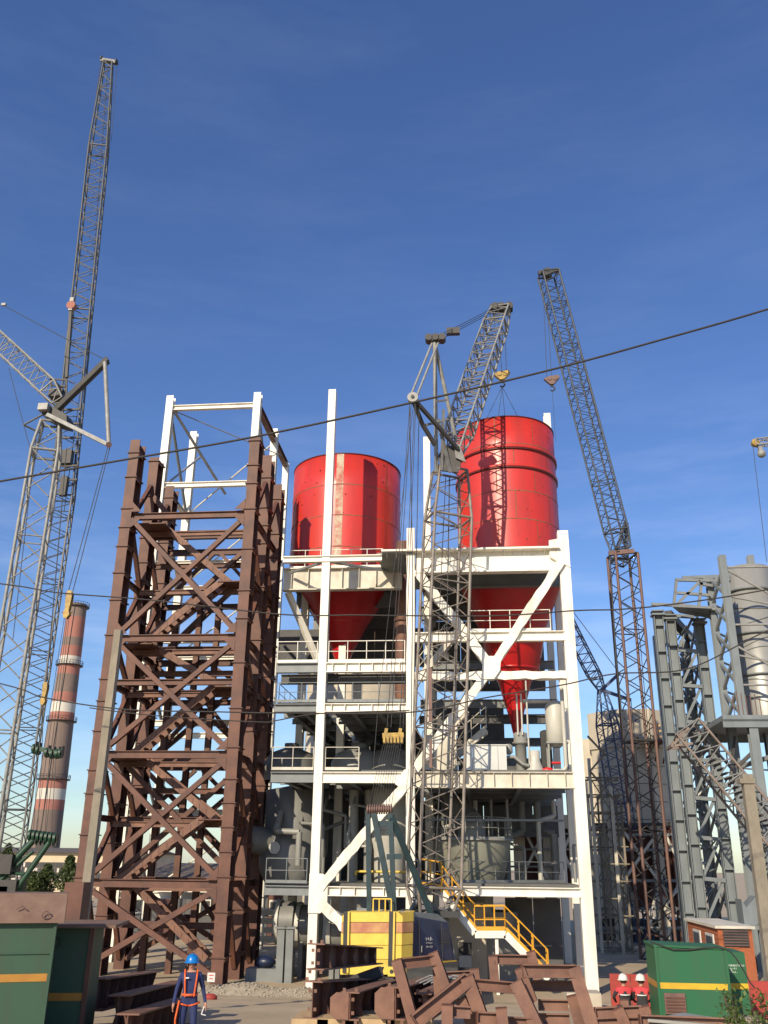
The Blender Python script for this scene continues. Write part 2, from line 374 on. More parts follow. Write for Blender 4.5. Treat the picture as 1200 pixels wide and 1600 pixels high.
for k in range(len(wl)-1):
    for x in (wx0, wx1): MB().tube((x, wf_y[0]+.2, wl[k]-.2), (x, wf_y[1]-.2, wl[k+1]+.2), .11).build('brace', 'grey', wf)
    MB().tube((wx0+.2, wf_y[1], wl[k+1]+.2), (wx1-.2, wf_y[1], wl[k]-.3), .06).build('brace', 'cream', wf)
MB().ib((wx1, 54.3, wl[0]), (wx1, 64, wl[0]), .35, .5, .04).build('beam', 'brownlt', wf)
MB().ib((wx1, 64, 0), (wx1, 64, wl[0]+.2), .45, .45, .05, (0, 1, 0)).build('column', 'white', wf)
for a_, b_, r__ in (((272, 642, 54), (352, 772, 59.6), .1), ((272, 642, 54), (440, 712, 59.6), .04), ((313, 714, 59.6), (262, 755, 54), .08)): MB().tube(P(*a_), P(*b_), r__).build('brace', 'cranep', wf)

# ------------------------------------------------------------------ white process building
FY = 45.0; RY = (FY, 52.0, 59.0)
cx = {0: P(424, 1200, FY).x, 1: P(498, 1200, FY).x, 2: P(641.5, 1200, FY).x, 3: P(903, 1200, FY).x}
zl = lambda y: P(570, y, FY).z
zr = lambda y: P(780, y, FY).z
pb = thing('process_building', ((cx[1]+cx[3])/2, FY, 0), 'large white open steel process building carrying the red silos', 'building')
def bb(a, b, w=.3, h=.4, mt='white', nm='beam'): return MB().ib(a, b, w, h, .04).build(nm, mt, pb)
ct = {1: P(518, 610, FY).z, 2: P(648, 826, FY).z, 3: P(880, 830, FY).z, 0: zl(1040)}
for k in cx:
    for j, y in enumerate(RY):
        if k == 0 and j == 0: continue
        zt = ct[k] if j == 0 else (P(664, 685, 52).z if (k == 2 and j == 1) else P(868, 680, 55).z if k == 3 else zl(860))
        wd = .55 if k == 3 and j == 0 else .42
        if j == 0: MB().bar((cx[k], y+.12, -.05), (cx[k], y+.12, zt), wd, .5, (0, 1, 0)).build('column', 'white', pb)
        else: MB().ib((cx[k]+(.55 if k == 2 else .25 if k == 3 else 0), y, 0), (cx[k]+(.55 if k == 2 else .25 if k == 3 else 0), y, zt), .42, .5, .05, (0, 1, 0)).build('column', 'white', pb)
# levels: (z, x from, x to, beam height, beam depth, front material)
L1, L2, L3, L4, L5 = zl(1393), zl(1215), zl(1106), zl(1043), zl(873)
Q1, Q2, Q3, Q4, Q5 = zr(1393), zr(1219), zr(1056), zr(995), zr(876)
def level(z, xa, xb, h, mt, back=True, slab=True, y1=59, stiff=0):
    n = bb((xa, FY, z), (xb, FY, z), .34, h, mt)
    for i in range(stiff):
        x = xa+(xb-xa)*(i+.5)/stiff; MB().box((x, FY-.09, z), (.025, .16, h-.08)).build('stiffener', mt, n)
    if back:
        for y in RY[1:]: bb((xa, y, z), (xb, y, z), .3, h*.9, 'grey')
    if slab:
        MB().box(((xa+xb)/2, (FY+.3+y1)/2, z+h/2+.07), (xb-xa-.1, y1-FY-.3, .12)).build('floor_deck', 'deck', pb)
        for i in range(1, 6):
            y = FY+(y1-FY)*i/6; MB().ib((xa, y, z+.02), (xb, y, z+.02), .16, h*.7, .03).build('joist', 'grey', pb)
        for i in range(1, 3):
            x = xa+(xb-xa)*i/3; MB().ib((x, FY+.2, z-.05), (x, y1, z-.05), .22, h*.8, .03).build('joist', 'grey', pb)
g = .22
level(L1, cx[0], cx[1]-g, .42, 'grey'); level(L1, cx[1]+g, cx[2]-g, .42, 'white', stiff=6); level(Q1, cx[2]+g, cx[3]-g, .40, 'white', y1=50)
level(L2, cx[0], cx[1]-g, .5, 'grey'); level(L2, cx[1]+g, cx[2]-g, .52, 'white'); level(Q2, cx[2]+g, cx[3]-g, .75, 'cream', stiff=9)
level(L3, cx[0], cx[1]-g, .4, 'grey'); level(L3, cx[1]+g, cx[2]-g, .42, 'white', stiff=6)
level(L4, cx[0], cx[1]-g, .5, 'grey', slab=False, back=False); level(L4, cx[1]+g, cx[2]-g, .5, 'white', stiff=6, slab=False, back=False)
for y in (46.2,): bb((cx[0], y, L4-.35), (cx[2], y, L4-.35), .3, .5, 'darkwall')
wobble((cx[2]+g, FY, Q3), (cx[3]-g, FY, Q3), .34, .40, 22, .05, (0, 0, 1)).build('beam', 'white', pb)
bb((cx[2], 53.4, Q3), (cx[3], 53.4, Q3), .3, .5, 'grey'); bb((cx[2], 59, Q3), (cx[3], 59, Q3), .3, .5, 'grey')
level(Q4, cx[2]+g, cx[3]-g, .5, 'white', slab=False)
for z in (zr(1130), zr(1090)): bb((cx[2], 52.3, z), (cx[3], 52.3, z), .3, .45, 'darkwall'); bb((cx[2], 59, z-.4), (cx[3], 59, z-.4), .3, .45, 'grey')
# big girder under the right silo with a flange and brackets
gx0, gx1 = P(597, 862, FY).x, cx[3]-.25
MB().box(((cx[2]+gx1)/2+.1, FY+.1, Q5-.05), (gx1-cx[2]-.3, .12, 1.15)).build('girder_web', 'white', pb)
fl_ = MB().box(((gx0+gx1)/2, FY-.05, Q5+.56), (gx1-gx0, .75, .10)).build('girder_flange', 'white', pb)
for i in range(18):
    x = gx0+(gx1-gx0)*(i+.5)/18; MB().prism([(x, FY+.03, Q5+.5), (x, FY-.38, Q5+.5), (x, FY+.03, Q5+.28)], (.025, 0, 0)).build('bracket', 'white', fl_)
MB().box(((cx[2]+gx1)/2+.1, FY-.05, Q5-.64), (gx1-cx[2]-.3, .5, .07)).build('girder_flange', 'white', pb)
MB().box(((cx[2]+cx[3])/2, 52, Q5+.42), (cx[3]-cx[2]-.5, 13.4, .14)).build('floor_deck', 'deck', pb)
for y in (48, 55, 59): bb((cx[2], y, Q5-.1), (cx[3], y, Q5-.1), .4, .9, 'grey')
MB().prism([(cx[3]-.75, FY-.2, Q5+.1), (cx[3]+.27, FY-.2, Q5-.5), (cx[3]+.27, FY-.2, Q5+1.0), (cx[3]+.05, FY-.2, Q5+1.55), (cx[3]-.2, FY-.2, Q5+1.1), (cx[3]-.75, FY-.2, Q5+1.0)], (0, .25, 0)).build('gusset', 'white', pb)
# platform round the left silo, set back
L5b = P(525, 905, 48).z; xa, xb = P(443, 905, 48).x, P(628, 905, 48).x
MB().box(((xa+xb)/2, 48.06, L5b), (xb-xa, .1, 1.25)).build('girder_web', 'cream', pb)
for z in (L5b+.62, L5b-.62): MB().box(((xa+xb)/2, 48, z), (xb-xa, .45, .06)).build('girder_flange', 'cream', pb)
for i in range(7): MB().box((xa+(xb-xa)*(i+.5)/7, 47.93, L5b), (.03, .18, 1.2)).build('stiffener', 'cream', pb)
MB().box(((xa+xb)/2, 53.4, L5b+.5), (xb-xa, 10.6, .12)).build('floor_deck', 'deck', pb)
for y in (52, 58): bb((xa, y, L5b-.1), (xb, y, L5b-.1), .35, .9, 'grey')
railing(pb, (xa+.3, 48.0, L5b+.66), (xb-1.1, 48.0, L5b+.66), step=.9)
bb((P(443, 873, FY).x, FY-.05, L5), (gx0, FY-.05, L5), .3, .34)
MB().box((gx0+.7, FY+1.6, Q5+.46), (1.9, 3.6, .08)).build('floor_deck', 'grey', pb)
for a, b in (((cx[1], FY, L5-.1), (P(605, 893, 47).x, 47.6, L5b+.3)), ((cx[1], FY, L5-.1), (P(450, 893, 47).x, 47.6, L5b+.3))): MB().bar(a, b, .12).build('brace', 'grey', pb)
MB().bar((xa+.2, 48.4, L5b-.6), (cx[1]-.6, 50, L4+.3), .3).build('brace', 'white', pb)
# braces
jz = V((P(768, 1044, FY).x, FY-.05, zr(1044)))
for a, b in (((cx[2]+.3, FY-.05, Q5-.5), jz), ((cx[3]-.2, FY-.1, Q5-.2), jz), (jz, (cx[2]+.2, FY-.05, Q2+.45)),
             ((cx[2]-.1, FY-.05, L2-.2), (cx[1]+.3, FY-.05, L1+.15)), ((cx[1]+.3, FY-.05, L1-.45), (P(575, 1485, FY).x, FY-.05, zl(1485)))):
    wobble(a, b, .44, .42, 16, .035).build('brace', 'white', pb)
MB().prism([jz+V((dx, -.28, dz)) for dx, dz in ((-.5, -.6), (.1, -.6), (.42, -.15), (.45, .25), (.18, .55), (-.25, .55), (-.45, .2))], (0, .5, 0)).build('gusset', 'white', pb)
MB().prism([(cx[1]+dx, FY-.2, L1+dz) for dx, dz in ((-.22, -.95), (.35, -.95), (.66, -.65), (.66, .45), (.42, .75), (-.22, .75))], (0, .3, 0)).build('gusset', 'white', pb)
MB().prism([(cx[2]+dx, FY-.2, L2+dz) for dx, dz in ((-.75, -.3), (.2, -.9), (.2, .5), (-.3, .35))], (0, .3, 0)).build('gusset', 'white', pb)
# railings
railing(pb, (cx[1]+.3, FY, L4+.28), (cx[2]-.3, FY, L4+.28), step=1.0); railing(pb, (cx[0], FY, L4+.28), (cx[1]-.3, FY, L4+.28))
railing(pb, (cx[0], FY+.1, L3+.3), (cx[2]-.3, FY+.1, L3+.3), 'grey', 1.0, 1.4, .022); railing(pb, (cx[0], FY+.1, L2+.35), (cx[1]-.3, FY+.1, L2+.35), 'cream', step=.9)
railing(pb, (cx[1]+.3, FY+.1, L2+.35), (P(560, 1200, FY).x, FY+.1, L2+.35), 'cream'); railing(pb, (P(735, 990, FY).x, FY, Q4+.28), (cx[3]-.9, FY, Q4+.28), step=1.0)
railing(pb, (cx[0]+.1, FY+.4, L3+.3), (cx[0]+.1, 58, L3+.3), 'grey', 1.0, 1.4, .022); railing(pb, (cx[0], FY+.1, L1+.3), (cx[1]-.4, FY+.1, L1+.3), 'grey')
railing(pb, (cx[2]+.4, FY+.1, Q1+.3), (cx[3]-.4, FY+6, Q1+.3), 'grey', 1.0, 1.6, .022)
# dark panels added to darken the open bays; the last is a plated wall
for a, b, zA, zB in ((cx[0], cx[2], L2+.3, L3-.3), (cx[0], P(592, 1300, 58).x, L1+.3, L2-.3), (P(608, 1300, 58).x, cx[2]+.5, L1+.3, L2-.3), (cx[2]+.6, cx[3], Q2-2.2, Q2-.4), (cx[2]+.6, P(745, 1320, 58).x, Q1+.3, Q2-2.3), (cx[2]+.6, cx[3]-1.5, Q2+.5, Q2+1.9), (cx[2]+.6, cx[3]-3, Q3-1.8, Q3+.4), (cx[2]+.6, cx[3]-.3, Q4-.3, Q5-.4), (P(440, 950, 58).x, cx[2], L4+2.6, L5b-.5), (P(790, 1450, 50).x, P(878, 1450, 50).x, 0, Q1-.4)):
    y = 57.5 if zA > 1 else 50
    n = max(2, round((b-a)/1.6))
    for i in range(n): MB().box((a+(b-a)*(i+.5)/n, y, (zA+zB)/2), ((b-a)/n-.03, .08, zB-zA)).build('dark_backing_panel', 'darkwall', pb)
for x in (P(545, 1150, 55).x, P(690, 1100, 56).x): MB().bar((x-2, 56, L2+.3), (x+1.5, 56, L3), .35).build('brace', 'grey', pb)
# inner stairs seen through the mast
for (pa, pb_, yq) in (((655, 1060), (715, 985), 48.5), ((660, 1180), (730, 1110), 49.5), ((690, 1200), (760, 1140), 49)):
    f = MB().bar(P(*pa, yq), P(*pb_, yq), .1, .3).bar(P(*pa, yq)+Y1*.8, P(*pb_, yq)+Y1*.8, .1, .3).build('stair_flight', 'cream', pb)
    A, B = P(*pa, yq), P(*pb_, yq)
    for i in range(9): MB().box(A.lerp(B, (i+.5)/9)+Y1*.4, (.28, .75, .04)).build('tread', 'cream', f)
    railing(pb, A+Z1*.1, B+Z1*.1, 'cream', step=1)
# ------------------------------------------------------------------ red silos
def silo(px, Y, rad, ytop, courses, cone, label, seam_px, pale_strip, extra_rings):
    c = P(px, 780, Y); x = c.x; yf = Y-rad
    z = lambda py: P(px, py, yf).z
    rt_ = thing('silo', (x, Y, z(cone[0][1])), label, 'silo', None)
    zs = [z(q) for q in courses]
    for i in range(len(zs)-1):
        MB().lathe((x, Y, 0), [(rad, zs[i]), (rad, zs[i+1])] if i else [(rad-.03, zs[0]-.02), (rad, zs[0]), (rad, zs[1])], 96).build('shell_course', 'red', rt_)
        if i: MB().lathe((x, Y, 0), [(rad+.001, zs[i]+.035), (rad+.022, zs[i]), (rad+.001, zs[i]-.035)], 96).build('weld_seam', 'seam', rt_)
    MB().lathe((x, Y, 0), [(rad-.03, zs[0]-.02), (rad-.03, zs[0]-4)], 96).build('inner_wall', 'redrim', rt_)
    MB().lathe((x, Y, 0), [(rad-.04, zs[0]+.03), (rad+.03, zs[0]+.03), (rad+.03, zs[0]-.04), (rad-.04, zs[0]-.04)], 96).build('top_rim', 'redrim', rt_)
    for py, h, dr in extra_rings:
        zq = z(py); MB().lathe((x, Y, 0), [(rad, zq+h/2), (rad+dr, zq+h/2), (rad+dr, zq-h/2), (rad, zq-h/2)], 96).build('stiffener_ring', 'red', rt_)
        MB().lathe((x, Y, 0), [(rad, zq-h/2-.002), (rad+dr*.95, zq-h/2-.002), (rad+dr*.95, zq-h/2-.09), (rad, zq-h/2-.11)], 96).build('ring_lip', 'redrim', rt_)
    zq = lambda py: P(px, py, Y).z
    prof = [(r_, zq(py)) for r_, py in cone]
    MB().lathe((x, Y, 0), [(rad, zs[-1])]+[(rad, prof[-1][1])]+prof[::-1], 72).build('hopper_cone', 'redcone', rt_)
    for r_, py in cone[1:-1]: MB().lathe((x, Y, 0), [(r_+.01, zq(py)+.06), (r_+.06, zq(py)), (r_+.01, zq(py)-.06)], 64).build('cone_flange', 'redcone', rt_)
    for spx, wd, mt in seam_px:                      # vertical joints and the wide pale strip
        for i in range(len(zs)-1):
            dx = P(spx, 780, yf).x-x; a = math.asin(max(-1, min(1, dx/rad)))-math.pi/2
            if i % 2 and wd < .1: a += .35
            MB().lathe((x, Y, 0), [(rad+.012, zs[i]-.04), (rad+.012, zs[i+1]+.04)], 6, True, a-wd/rad, a+wd/rad).build('vertical_joint', mt, rt_)
    rr = random.Random(px)
    for i in range(46):                              # erection lugs and weld scars
        a = -math.pi/2+rr.uniform(-1.3, 1.3); zq = rr.uniform(zs[-1], zs[0]-.3); s = rr.choice((.022, .03, .045))
        q = V((x+(rad+.01)*math.cos(a), Y+(rad+.01)*math.sin(a), zq))
        MB().sphere(q, s, 6, 4).build('lug', rr.choice(('redrim', 'seam')), rt_)
    return rt_, x, z
SL, slx, slz = silo(542, 52.5, 3.42, 708, (708, 756, 804, 853, 890), ((.30, 1042), (.65, 1018), (1.45, 978), (3.42, 898)), 'red silo with a pale vertical strip, behind a white column', ((530, .22, 'pale_strip'), (600, .02, 'seam')), 1, ())
SR, srx, srz = silo(792, 51.0, 3.02, 650, (650, 692, 726, 766, 810, 854, 893), ((.2, 1147), (.34, 1126), (.95, 1064), (1.4, 1048), (1.9, 985), (3.02, 912)), 'taller red silo with ring bands and a lattice shadow', ((777, .03, 'seam'), (838, .02, 'seam')), 1, ((697, .16, .10), (727, .14, .09)))

# ------------------------------------------------------------------ process equipment
def eq(name, px, pyt, pyb, Y, label, cat, group=None):
    t, b = P(px, pyt, Y), P(px, pyb, Y); x = (t.x+b.x)/2
    return thing(name, (x, Y, b.z), label, cat, group), x, lambda q: P(px, q, Y).z, Y
# big conical separator on the right
r_, x, z, Y = eq('separator', 738, 1283, 1402, 49.3, 'olive grey conical separator with a round railed top platform', 'vessel')
MB().lathe((x, Y, 0), [(1.25, z(1398)), (1.45, z(1392)), (1.95, z(1325)), (1.95, z(1314))], 64).build('shell', 'olive', r_)
MB().lathe((x, Y, 0), [(2.1, z(1314)), (2.1, z(1309)), (.6, z(1308))], 64).build('platform', 'vessel', r_)
MB().lathe((x, Y, 0), [(.72, z(1310)), (.72, z(1288)), (.66, z(1283)), (.5, z(1281))], 40).build('neck', 'vessel', r_)
m = MB(); 
for i in range(22):
    a = 2*math.pi*i/22; q = V((x+2.05*math.cos(a), Y+2.05*math.sin(a), z(1311))); q2 = V((x+2.05*math.cos(a+2*math.pi/22), Y+2.05*math.sin(a+2*math.pi/22), z(1311)))
    m.tube(q, q+Z1*1.0, .022, n=5)
    for h in (.5, 1.0): m.tube(q+Z1*h, q2+Z1*h, .02, n=5)
m.build('railing', 'vessel', r_)
MB().tube((x, Y, z(1284)), (x-.9, Y+1.2, z(1250)), .58, .5, 20).tube((x-.9, Y+1.2, z(1250)), (x-1.3, Y+1.8, z(1222)), .5, .5, 20).build('duct', 'vesseld', r_)
MB().lathe((x, Y, 0), [(1.0, z(1425)), (1.0, z(1398))], 48).build('outlet', 'vessel', r_)
for k in range(10):
    xx = x+rr.uniform(-2.6, 5.5) if False else x-2.4+k*.85; y0 = 50.5+(k % 3)*.9; za = Q1+.35
    MB().path([V((xx, y0, za)), V((xx, y0, za+1.2+(k*37 % 10)*.2)), V((xx+(.9 if k % 2 else -.8), y0+.4, za+1.5+(k*37 % 10)*.2)), V((xx+(.9 if k % 2 else -.8), y0+.4, Q2-.5))], (.08, .13, .2)[k % 3], 10).build('pipe', ('vessel', 'vessell', 'vesseld')[k % 3], r_)
for k in range(4): MB().bar((cx[2]+.6, 47.2+k*.3, Q2-1.2-k*.5), (cx[3]-.6, 47.2+k*.3, Q2-1.2-k*.5), .3, .1).build('cable_tray', 'grey', r_) if k == 1 else None
# concrete pier under it
a = P(725, 1530, 48.5); q = MB().box((P(728, 1480, 48).x, 49.3, 1.75), (2.0, 2.4, 3.6)); n = q.build('concrete_pier', 'concrete', label='cream concrete pier under the conical separator', cat='pier')
MB().box((P(727, 1490, 48).x, 48.07, P(727, 1484, 48).z), (.62, .06, .62)).build('opening', 'dark', n)
MB().box((P(727, 1500, 48).x, 47.9, P(727, 1507, 48).z), (.6, .3, .8)).build('hatch_box', 'panel', n)
MB().lathe((P(760, 1480, 50).x, 50.5, 0), [(1.7, 0), (1.7, P(760, 1425, 49).z)], 40).build('skirt_tank', 'vessel', label='grey round skirt tank behind the yellow stairs', cat='tank')
# dark big vessel, left bay
r_, x, z, Y = eq('vessel', 462, 1235, 1400, 51, 'dark grey tall vessel in the left bay above horizontal drums', 'vessel')
MB().lathe((x, Y, 0), [(.5, z(1390)), (1.3, z(1372)), (1.75, z(1330)), (1.75, z(1236)), (.4, z(1228))], 48).build('shell', 'vesseld', r_)
MB().tube((x-1.2, Y-1.2, z(1318)), (x-2.3, Y-2, z(1312)), .7, .7, 24).tube((x-2.3, Y-2, z(1312)), (x-2.5, Y-2.1, z(1311)), .8, .8, 24).build('elbow_duct', 'vesseld', r_)
MB().sphere((x-.2, Y-1.2, z(1345)), (1.5, .9, 1.6), 24, 14).build('cyclone_volute', 'vesseld', r_)
MB().tube((x-.7, Y-1.9, z(1326)), (x-.7, Y-2.15, z(1326)), .3, .3, 20).build('round_flange', 'vessell', r_)
# light vessel, middle
r_, x, z, Y = eq('vessel', 606, 1240, 1400, 50, 'pale grey tall vessel behind the crane gantry', 'vessel')
MB().lathe((x, Y, 0), [(.9, z(1395)), (1.0, z(1330)), (1.25, z(1312)), (1.25, z(1235)), (.2, z(1222))], 48).build('shell', 'vessell', r_)
MB().tube((x-1.5, Y-1.3, z(1362)), (x+1.6, Y-1.3, z(1362)), .06).tube((x-1.5, Y-1.3, z(1362)), (x-1.5, Y-1.3, z(1368)), .06).build('handrail', 'yellow', r_)
MB().lathe((x, Y, z(1300)), [(1.27, .06), (1.33, 0), (1.27, -.06)], 40).build('flange', 'vessell', r_)
rr3 = random.Random(31)
for k in range(9):
    xx = x+rr3.uniform(-4.5, 1.2); y0 = 48+rr3.random()*3; za = L1+.3+rr3.random()*2; m = MB()
    m.path([V((xx, y0, za)), V((xx, y0, za+1.6)), V((xx+rr3.choice((-1.2, 1.0)), y0, za+1.6+rr3.random()*.3)), V((xx+rr3.choice((-1.2, 1.0)), y0+.8, za+2.6))], rr3.choice((.07, .1, .16)), 10).build('pipe', rr3.choice(('vessel', 'vessell', 'vesseld')), r_)
for px, r1 in ((552, .26), (575, .2)): MB().tube((P(px, 1300, 49).x, 49, L1+.3), (P(px, 1300, 49).x, 49, L2-.3), r1, n=16).build('downpipe', 'vessel', r_)
# round tanks above the second floor, left bay
for i, (px, mt, lab) in enumerate(((455, 'vesseld', 'dark domed tank behind the left railing of the middle floor'), (560, 'vessel', 'domed tank behind the cream railing on the middle floor'), (612, 'vesseld', 'dark domed tank next to the crane ropes on the middle floor'))):
    r_, x, z, Y = eq('tank', px, 1165, 1205, 51, lab, 'tank')
    MB().lathe((x, Y, 0), [(1.5, L2+.3), (1.5, z(1192)), (1.2, z(1178)), (.5, z(1170)), (0.05, z(1168))], 40).build('shell', mt, r_)
    MB().lathe((x, Y, 0), [(.4, z(1172)), (.4, z(1162)), (.0, z(1162))], 20).build('manhole', mt, r_)
# horizontal drums, ground floor left
for i, (pxa, pxb, py, rd, lab) in enumerate(((438, 462, 1440, .95, 'grey horizontal motor drum standing on the ground floor'), (470, 500, 1447, 1.0, 'dark horizontal drum beside the white column'), (518, 538, 1455, .85, 'grey horizontal drum behind the stacked girders'))):
    a, b = P(pxa, py, 49), P(pxb, py, 49); r_ = thing('horizontal_drum', ((a.x+b.x)/2, 49, 0), lab, 'drum')
    MB().tube(a, (b.x, 49, a.z), rd, rd, 32).build('shell', 'vesseld', r_); MB().tube((a.x-.15, 49, a.z), (a.x+.05, 49, a.z), rd*1.12, rd*1.12, 32).build('end_flange', 'vessell', r_)
    for xx in (a.x+.15, b.x-.2): MB().box((xx, 49, a.z/2-.3), (.22, 1.5, max(.3, a.z-.5))).build('support', 'grey', r_)
r_ = thing('pump', P(415, 1510, 47.2), 'blue pump on a grey plinth by the brown tower', 'pump'); q = P(415, 1503, 47.2)
MB().sphere(q, (.48, .38, .3), 20, 12).build('casing', 'navy', r_); MB().box(q-Z1*.75, (1.7, .9, 1.0)).build('plinth', 'grey', r_)
for i, px in enumerate((438, 452)):
    q = P(px, 1500, 46.6); MB().box((q.x, q.y, 1.15), (.34, .34, 2.5)).box((q.x, q.y, 2.35), (.6, .5, .08)).build('support_post', 'grey', label=('grey steel post next to the blue pump', 'grey steel post between the pump and the white column')[i], cat='post')
# equipment on the right upper floor
fz = Q2+.45
def onfloor(px, py, Y): q = P(px, py, Y); return V((q.x, Y, fz))
q = onfloor(762, 1200, 46.2); zt = P(762, 1166, 46).z; r_ = thing('cabinet', q, 'white sheet metal cabinet on the upper floor edge', 'cabinet')
for i in range(5): MB().box((q.x-.95+i*.42, q.y, (fz+zt)/2), (.405, .9, zt-fz)).build('door_panel', 'panel', r_)
MB().box((q.x-.1, q.y, zt+.03), (2.2, 1.0, .05)).build('top_panel', 'panel', r_)
q = onfloor(872, 1200, 47); zz = lambda py: P(872, py, 47).z; r_ = thing('filter_vessel', q, 'tall pale filter vessel on legs beside the right column', 'vessel')
MB().lathe((q.x, q.y, 0), [(.2, zz(1168)), (.5, zz(1160)), (.5, zz(1104)), (.35, zz(1097)), (.05, zz(1094))], 32).build('shell', 'vessell', r_)
for dx, dy in ((-.45, -.45), (.45, -.45), (-.45, .45), (.45, .45)): MB().box((q.x+dx, q.y+dy, (fz+zz(1160))/2), (.09, .09, zz(1160)-fz)).build('leg', 'vessel', r_)
MB().box((q.x, q.y, zz(1162)), (1.1, 1.1, .08)).build('frame', 'vessel', r_)
MB().path([V((q.x+.35, q.y-.6, zz(1078))), V((q.x+.35, q.y-.6, fz+.3)), V((q.x+.2, q.y-.6, fz+.12)), V((q.x-.5, q.y-.6, fz+.12))], .1, 10).build('pipe', 'vessell', r_)
MB().tube((q.x-.2, q.y, zz(1096)), (q.x-1.6, q.y, zz(1096)), .1, n=10).build('pipe', 'vessell', r_)
MB().sphere((q.x-.55, q.y-.6, fz+.15), (.3, .14, .14), 12, 8).tube((q.x-.35, q.y-.6, fz+.5), (q.x+.1, q.y-.6, fz+.5), .06).build('valve', 'valve', r_)
q = onfloor(815, 1200, 46.8); zz = lambda py: P(815, py, 46.8).z; r_ = thing('dosing_vessel', q, 'grey cylindrical dosing vessel with pipe cluster on the upper floor', 'vessel')
MB().lathe((q.x, q.y, 0), [(.28, fz), (.28, zz(1163)), (.42, zz(1162)), (.42, zz(1160)), (.34, zz(1160)), (.34, zz(1146)), (.1, zz(1143))], 28).build('shell', 'vessel', r_)
for dx in (-.12, .1, .38): MB().path([V((q.x+dx, q.y-.4, zz(1150) if dx < .3 else fz)), V((q.x+dx, q.y-.4, zz(1086-20*(dx > .3))))], .045, 8).build('riser_pipe', 'vessell', r_)
MB().lathe((q.x-.62, q.y-.3, 0), [(.08, fz+.9), (.2, fz+1.0), (.2, fz+1.35), (.1, fz+1.42)], 20).build('small_pot', 'vessel', r_)
MB().path([V((q.x-.9, q.y-.45, fz+.75)), V((q.x-.35, q.y-.45, fz+.78)), V((q.x+.1, q.y-.5, fz+.4)), V((q.x+.35, q.y-.5, fz+.35))], .09, 10).build('pipe', 'vessel', r_)
q = onfloor(836, 1200, 46.6); r_ = MB().lathe((q.x, q.y, 0), [(.52, fz), (.3, fz+.5), (.27, fz+.62), (.27, fz+1.1), (.0, fz+1.1)], 28).build('fan_casing', 'vessell', label='pale flared fan casing next to the red valve', cat='fan')
q = onfloor(855, 1200, 48.2); MB().box((q.x, q.y, fz+1.1), (.55, .5, 2.2)).sphere((q.x, q.y, fz+2.2), (.29, .26, .15)).build('dark_cabinet', 'dark', label='black upright cabinet behind the red valve', cat='cabinet')
q = onfloor(690, 1200, 48); MB().box((q.x, q.y, fz+1.0), (1.6, 1.2, 2)).box((q.x+.6, q.y-.3, fz+2.2), (.5, .5, .4)).build('cream_casing', 'cream', label='cream machine casing behind the lattice mast', cat='machine')
# brown vertical pipe at the back of the left bay
q = P(629, 950, 50); z0 = P(629, 1085, 50).z; z1_ = P(629, 848, 50).z; r_ = thing('brown_pipe', (q.x, 50, z0-1), 'thick brown vertical pipe beside the middle white column', 'pipe')
MB().lathe((q.x, 50, 0), [(.32, z0-.5), (.42, z0), (.42, z1_)], 32).build('shell', 'brownlt', r_)
for k in range(3): MB().lathe((q.x, 50, z0+1+k*3.2), [(.43, .08), (.5, .08), (.5, -.08), (.43, -.08)], 32).build('flange', 'brown', r_)
# concrete drum under construction behind the left bay
q = P(552, 1070, 72); zc = lambda py: P(552, py, 68.5).z; r_ = thing('concrete_drum', (q.x, 72, 0), 'round concrete drum with yellow formwork rim behind the left bay', 'tower')
MB().lathe((q.x, 72, 0), [(3.7, 0), (3.7, zc(1012)), (3.4, zc(1012))], 64).build('wall', 'concrete', r_)
for k in range(40):
    a = 2*math.pi*k/40; MB().box((q.x+3.95*math.cos(a), 72+3.95*math.sin(a), zc(998)), (.3, .5, 1.5), Matrix.Rotation(a, 3, 'Z')).build('formwork_panel', 'hookyellow' if k % 3 else 'timber', r_)
MB().lathe((q.x, 72, zc(1012)), [(3.7, -.1), (4.9, 0), (4.9, .08), (3.7, .1)], 48).build('working_platform', 'timber', r_)
m = MB()
for k in range(26):
    a = 2*math.pi*k/26; c = V((q.x+4.8*math.cos(a), 72+4.8*math.sin(a), zc(1012))); d = V((q.x+4.8*math.cos(a+.24), 72+4.8*math.sin(a+.24), zc(1012)))
    m.tube(c, c+Z1*1.1, .03, n=5).tube(c+Z1*1.1, d+Z1*1.1, .03, n=5).tube(c, V((q.x+3.7*math.cos(a), 72+3.7*math.sin(a), zc(1040))), .04, n=5)
m.build('guard_rail', 'dark', r_)
# concrete hopper house seen through the right bay
q0, q1 = P(792, 1340, 60), P(905, 1340, 60); zc = lambda py: P(850, py, 60).z
r_ = thing('hopper_building', ((q0.x+q1.x)/2, 60, 0), 'concrete frame with steel cross braces round a brown hopper', 'frame')
for px in (812, 858, 900): x = P(px, 1340, 60).x; MB().box((x, 60, zc(1285)/2), (.7, .7, zc(1285))).build('column', 'concrete', r_)
MB().box(((q0.x+q1.x)/2, 60, zc(1284)), (q1.x-q0.x+1, .9, .8)).build('beam', 'concrete', r_)
for a, b in (((815, 1288), (855, 1372)), ((855, 1288), (815, 1372)), ((862, 1288), (898, 1372)), ((898, 1288), (862, 1372))): MB().bar(P(*a, 59.5), P(*b, 59.5), .16).build('brace', 'vessell', r_)
for py in (1303, 1327, 1354): MB().tube(P(795, py, 59.4), P(900, py, 59.4), .06).build('rail', 'vessel', r_)
for px, s in ((834, 1.25), (888, 1.1)): x = P(px, 1340, 61.5).x; MB().lathe((x, 61.8, 0), [(.25, zc(1390)), (s*.75, zc(1350)), (s, zc(1300)), (s, zc(1285))], 4 if px > 880 else 28, False).build('hopper', 'hopper', r_)
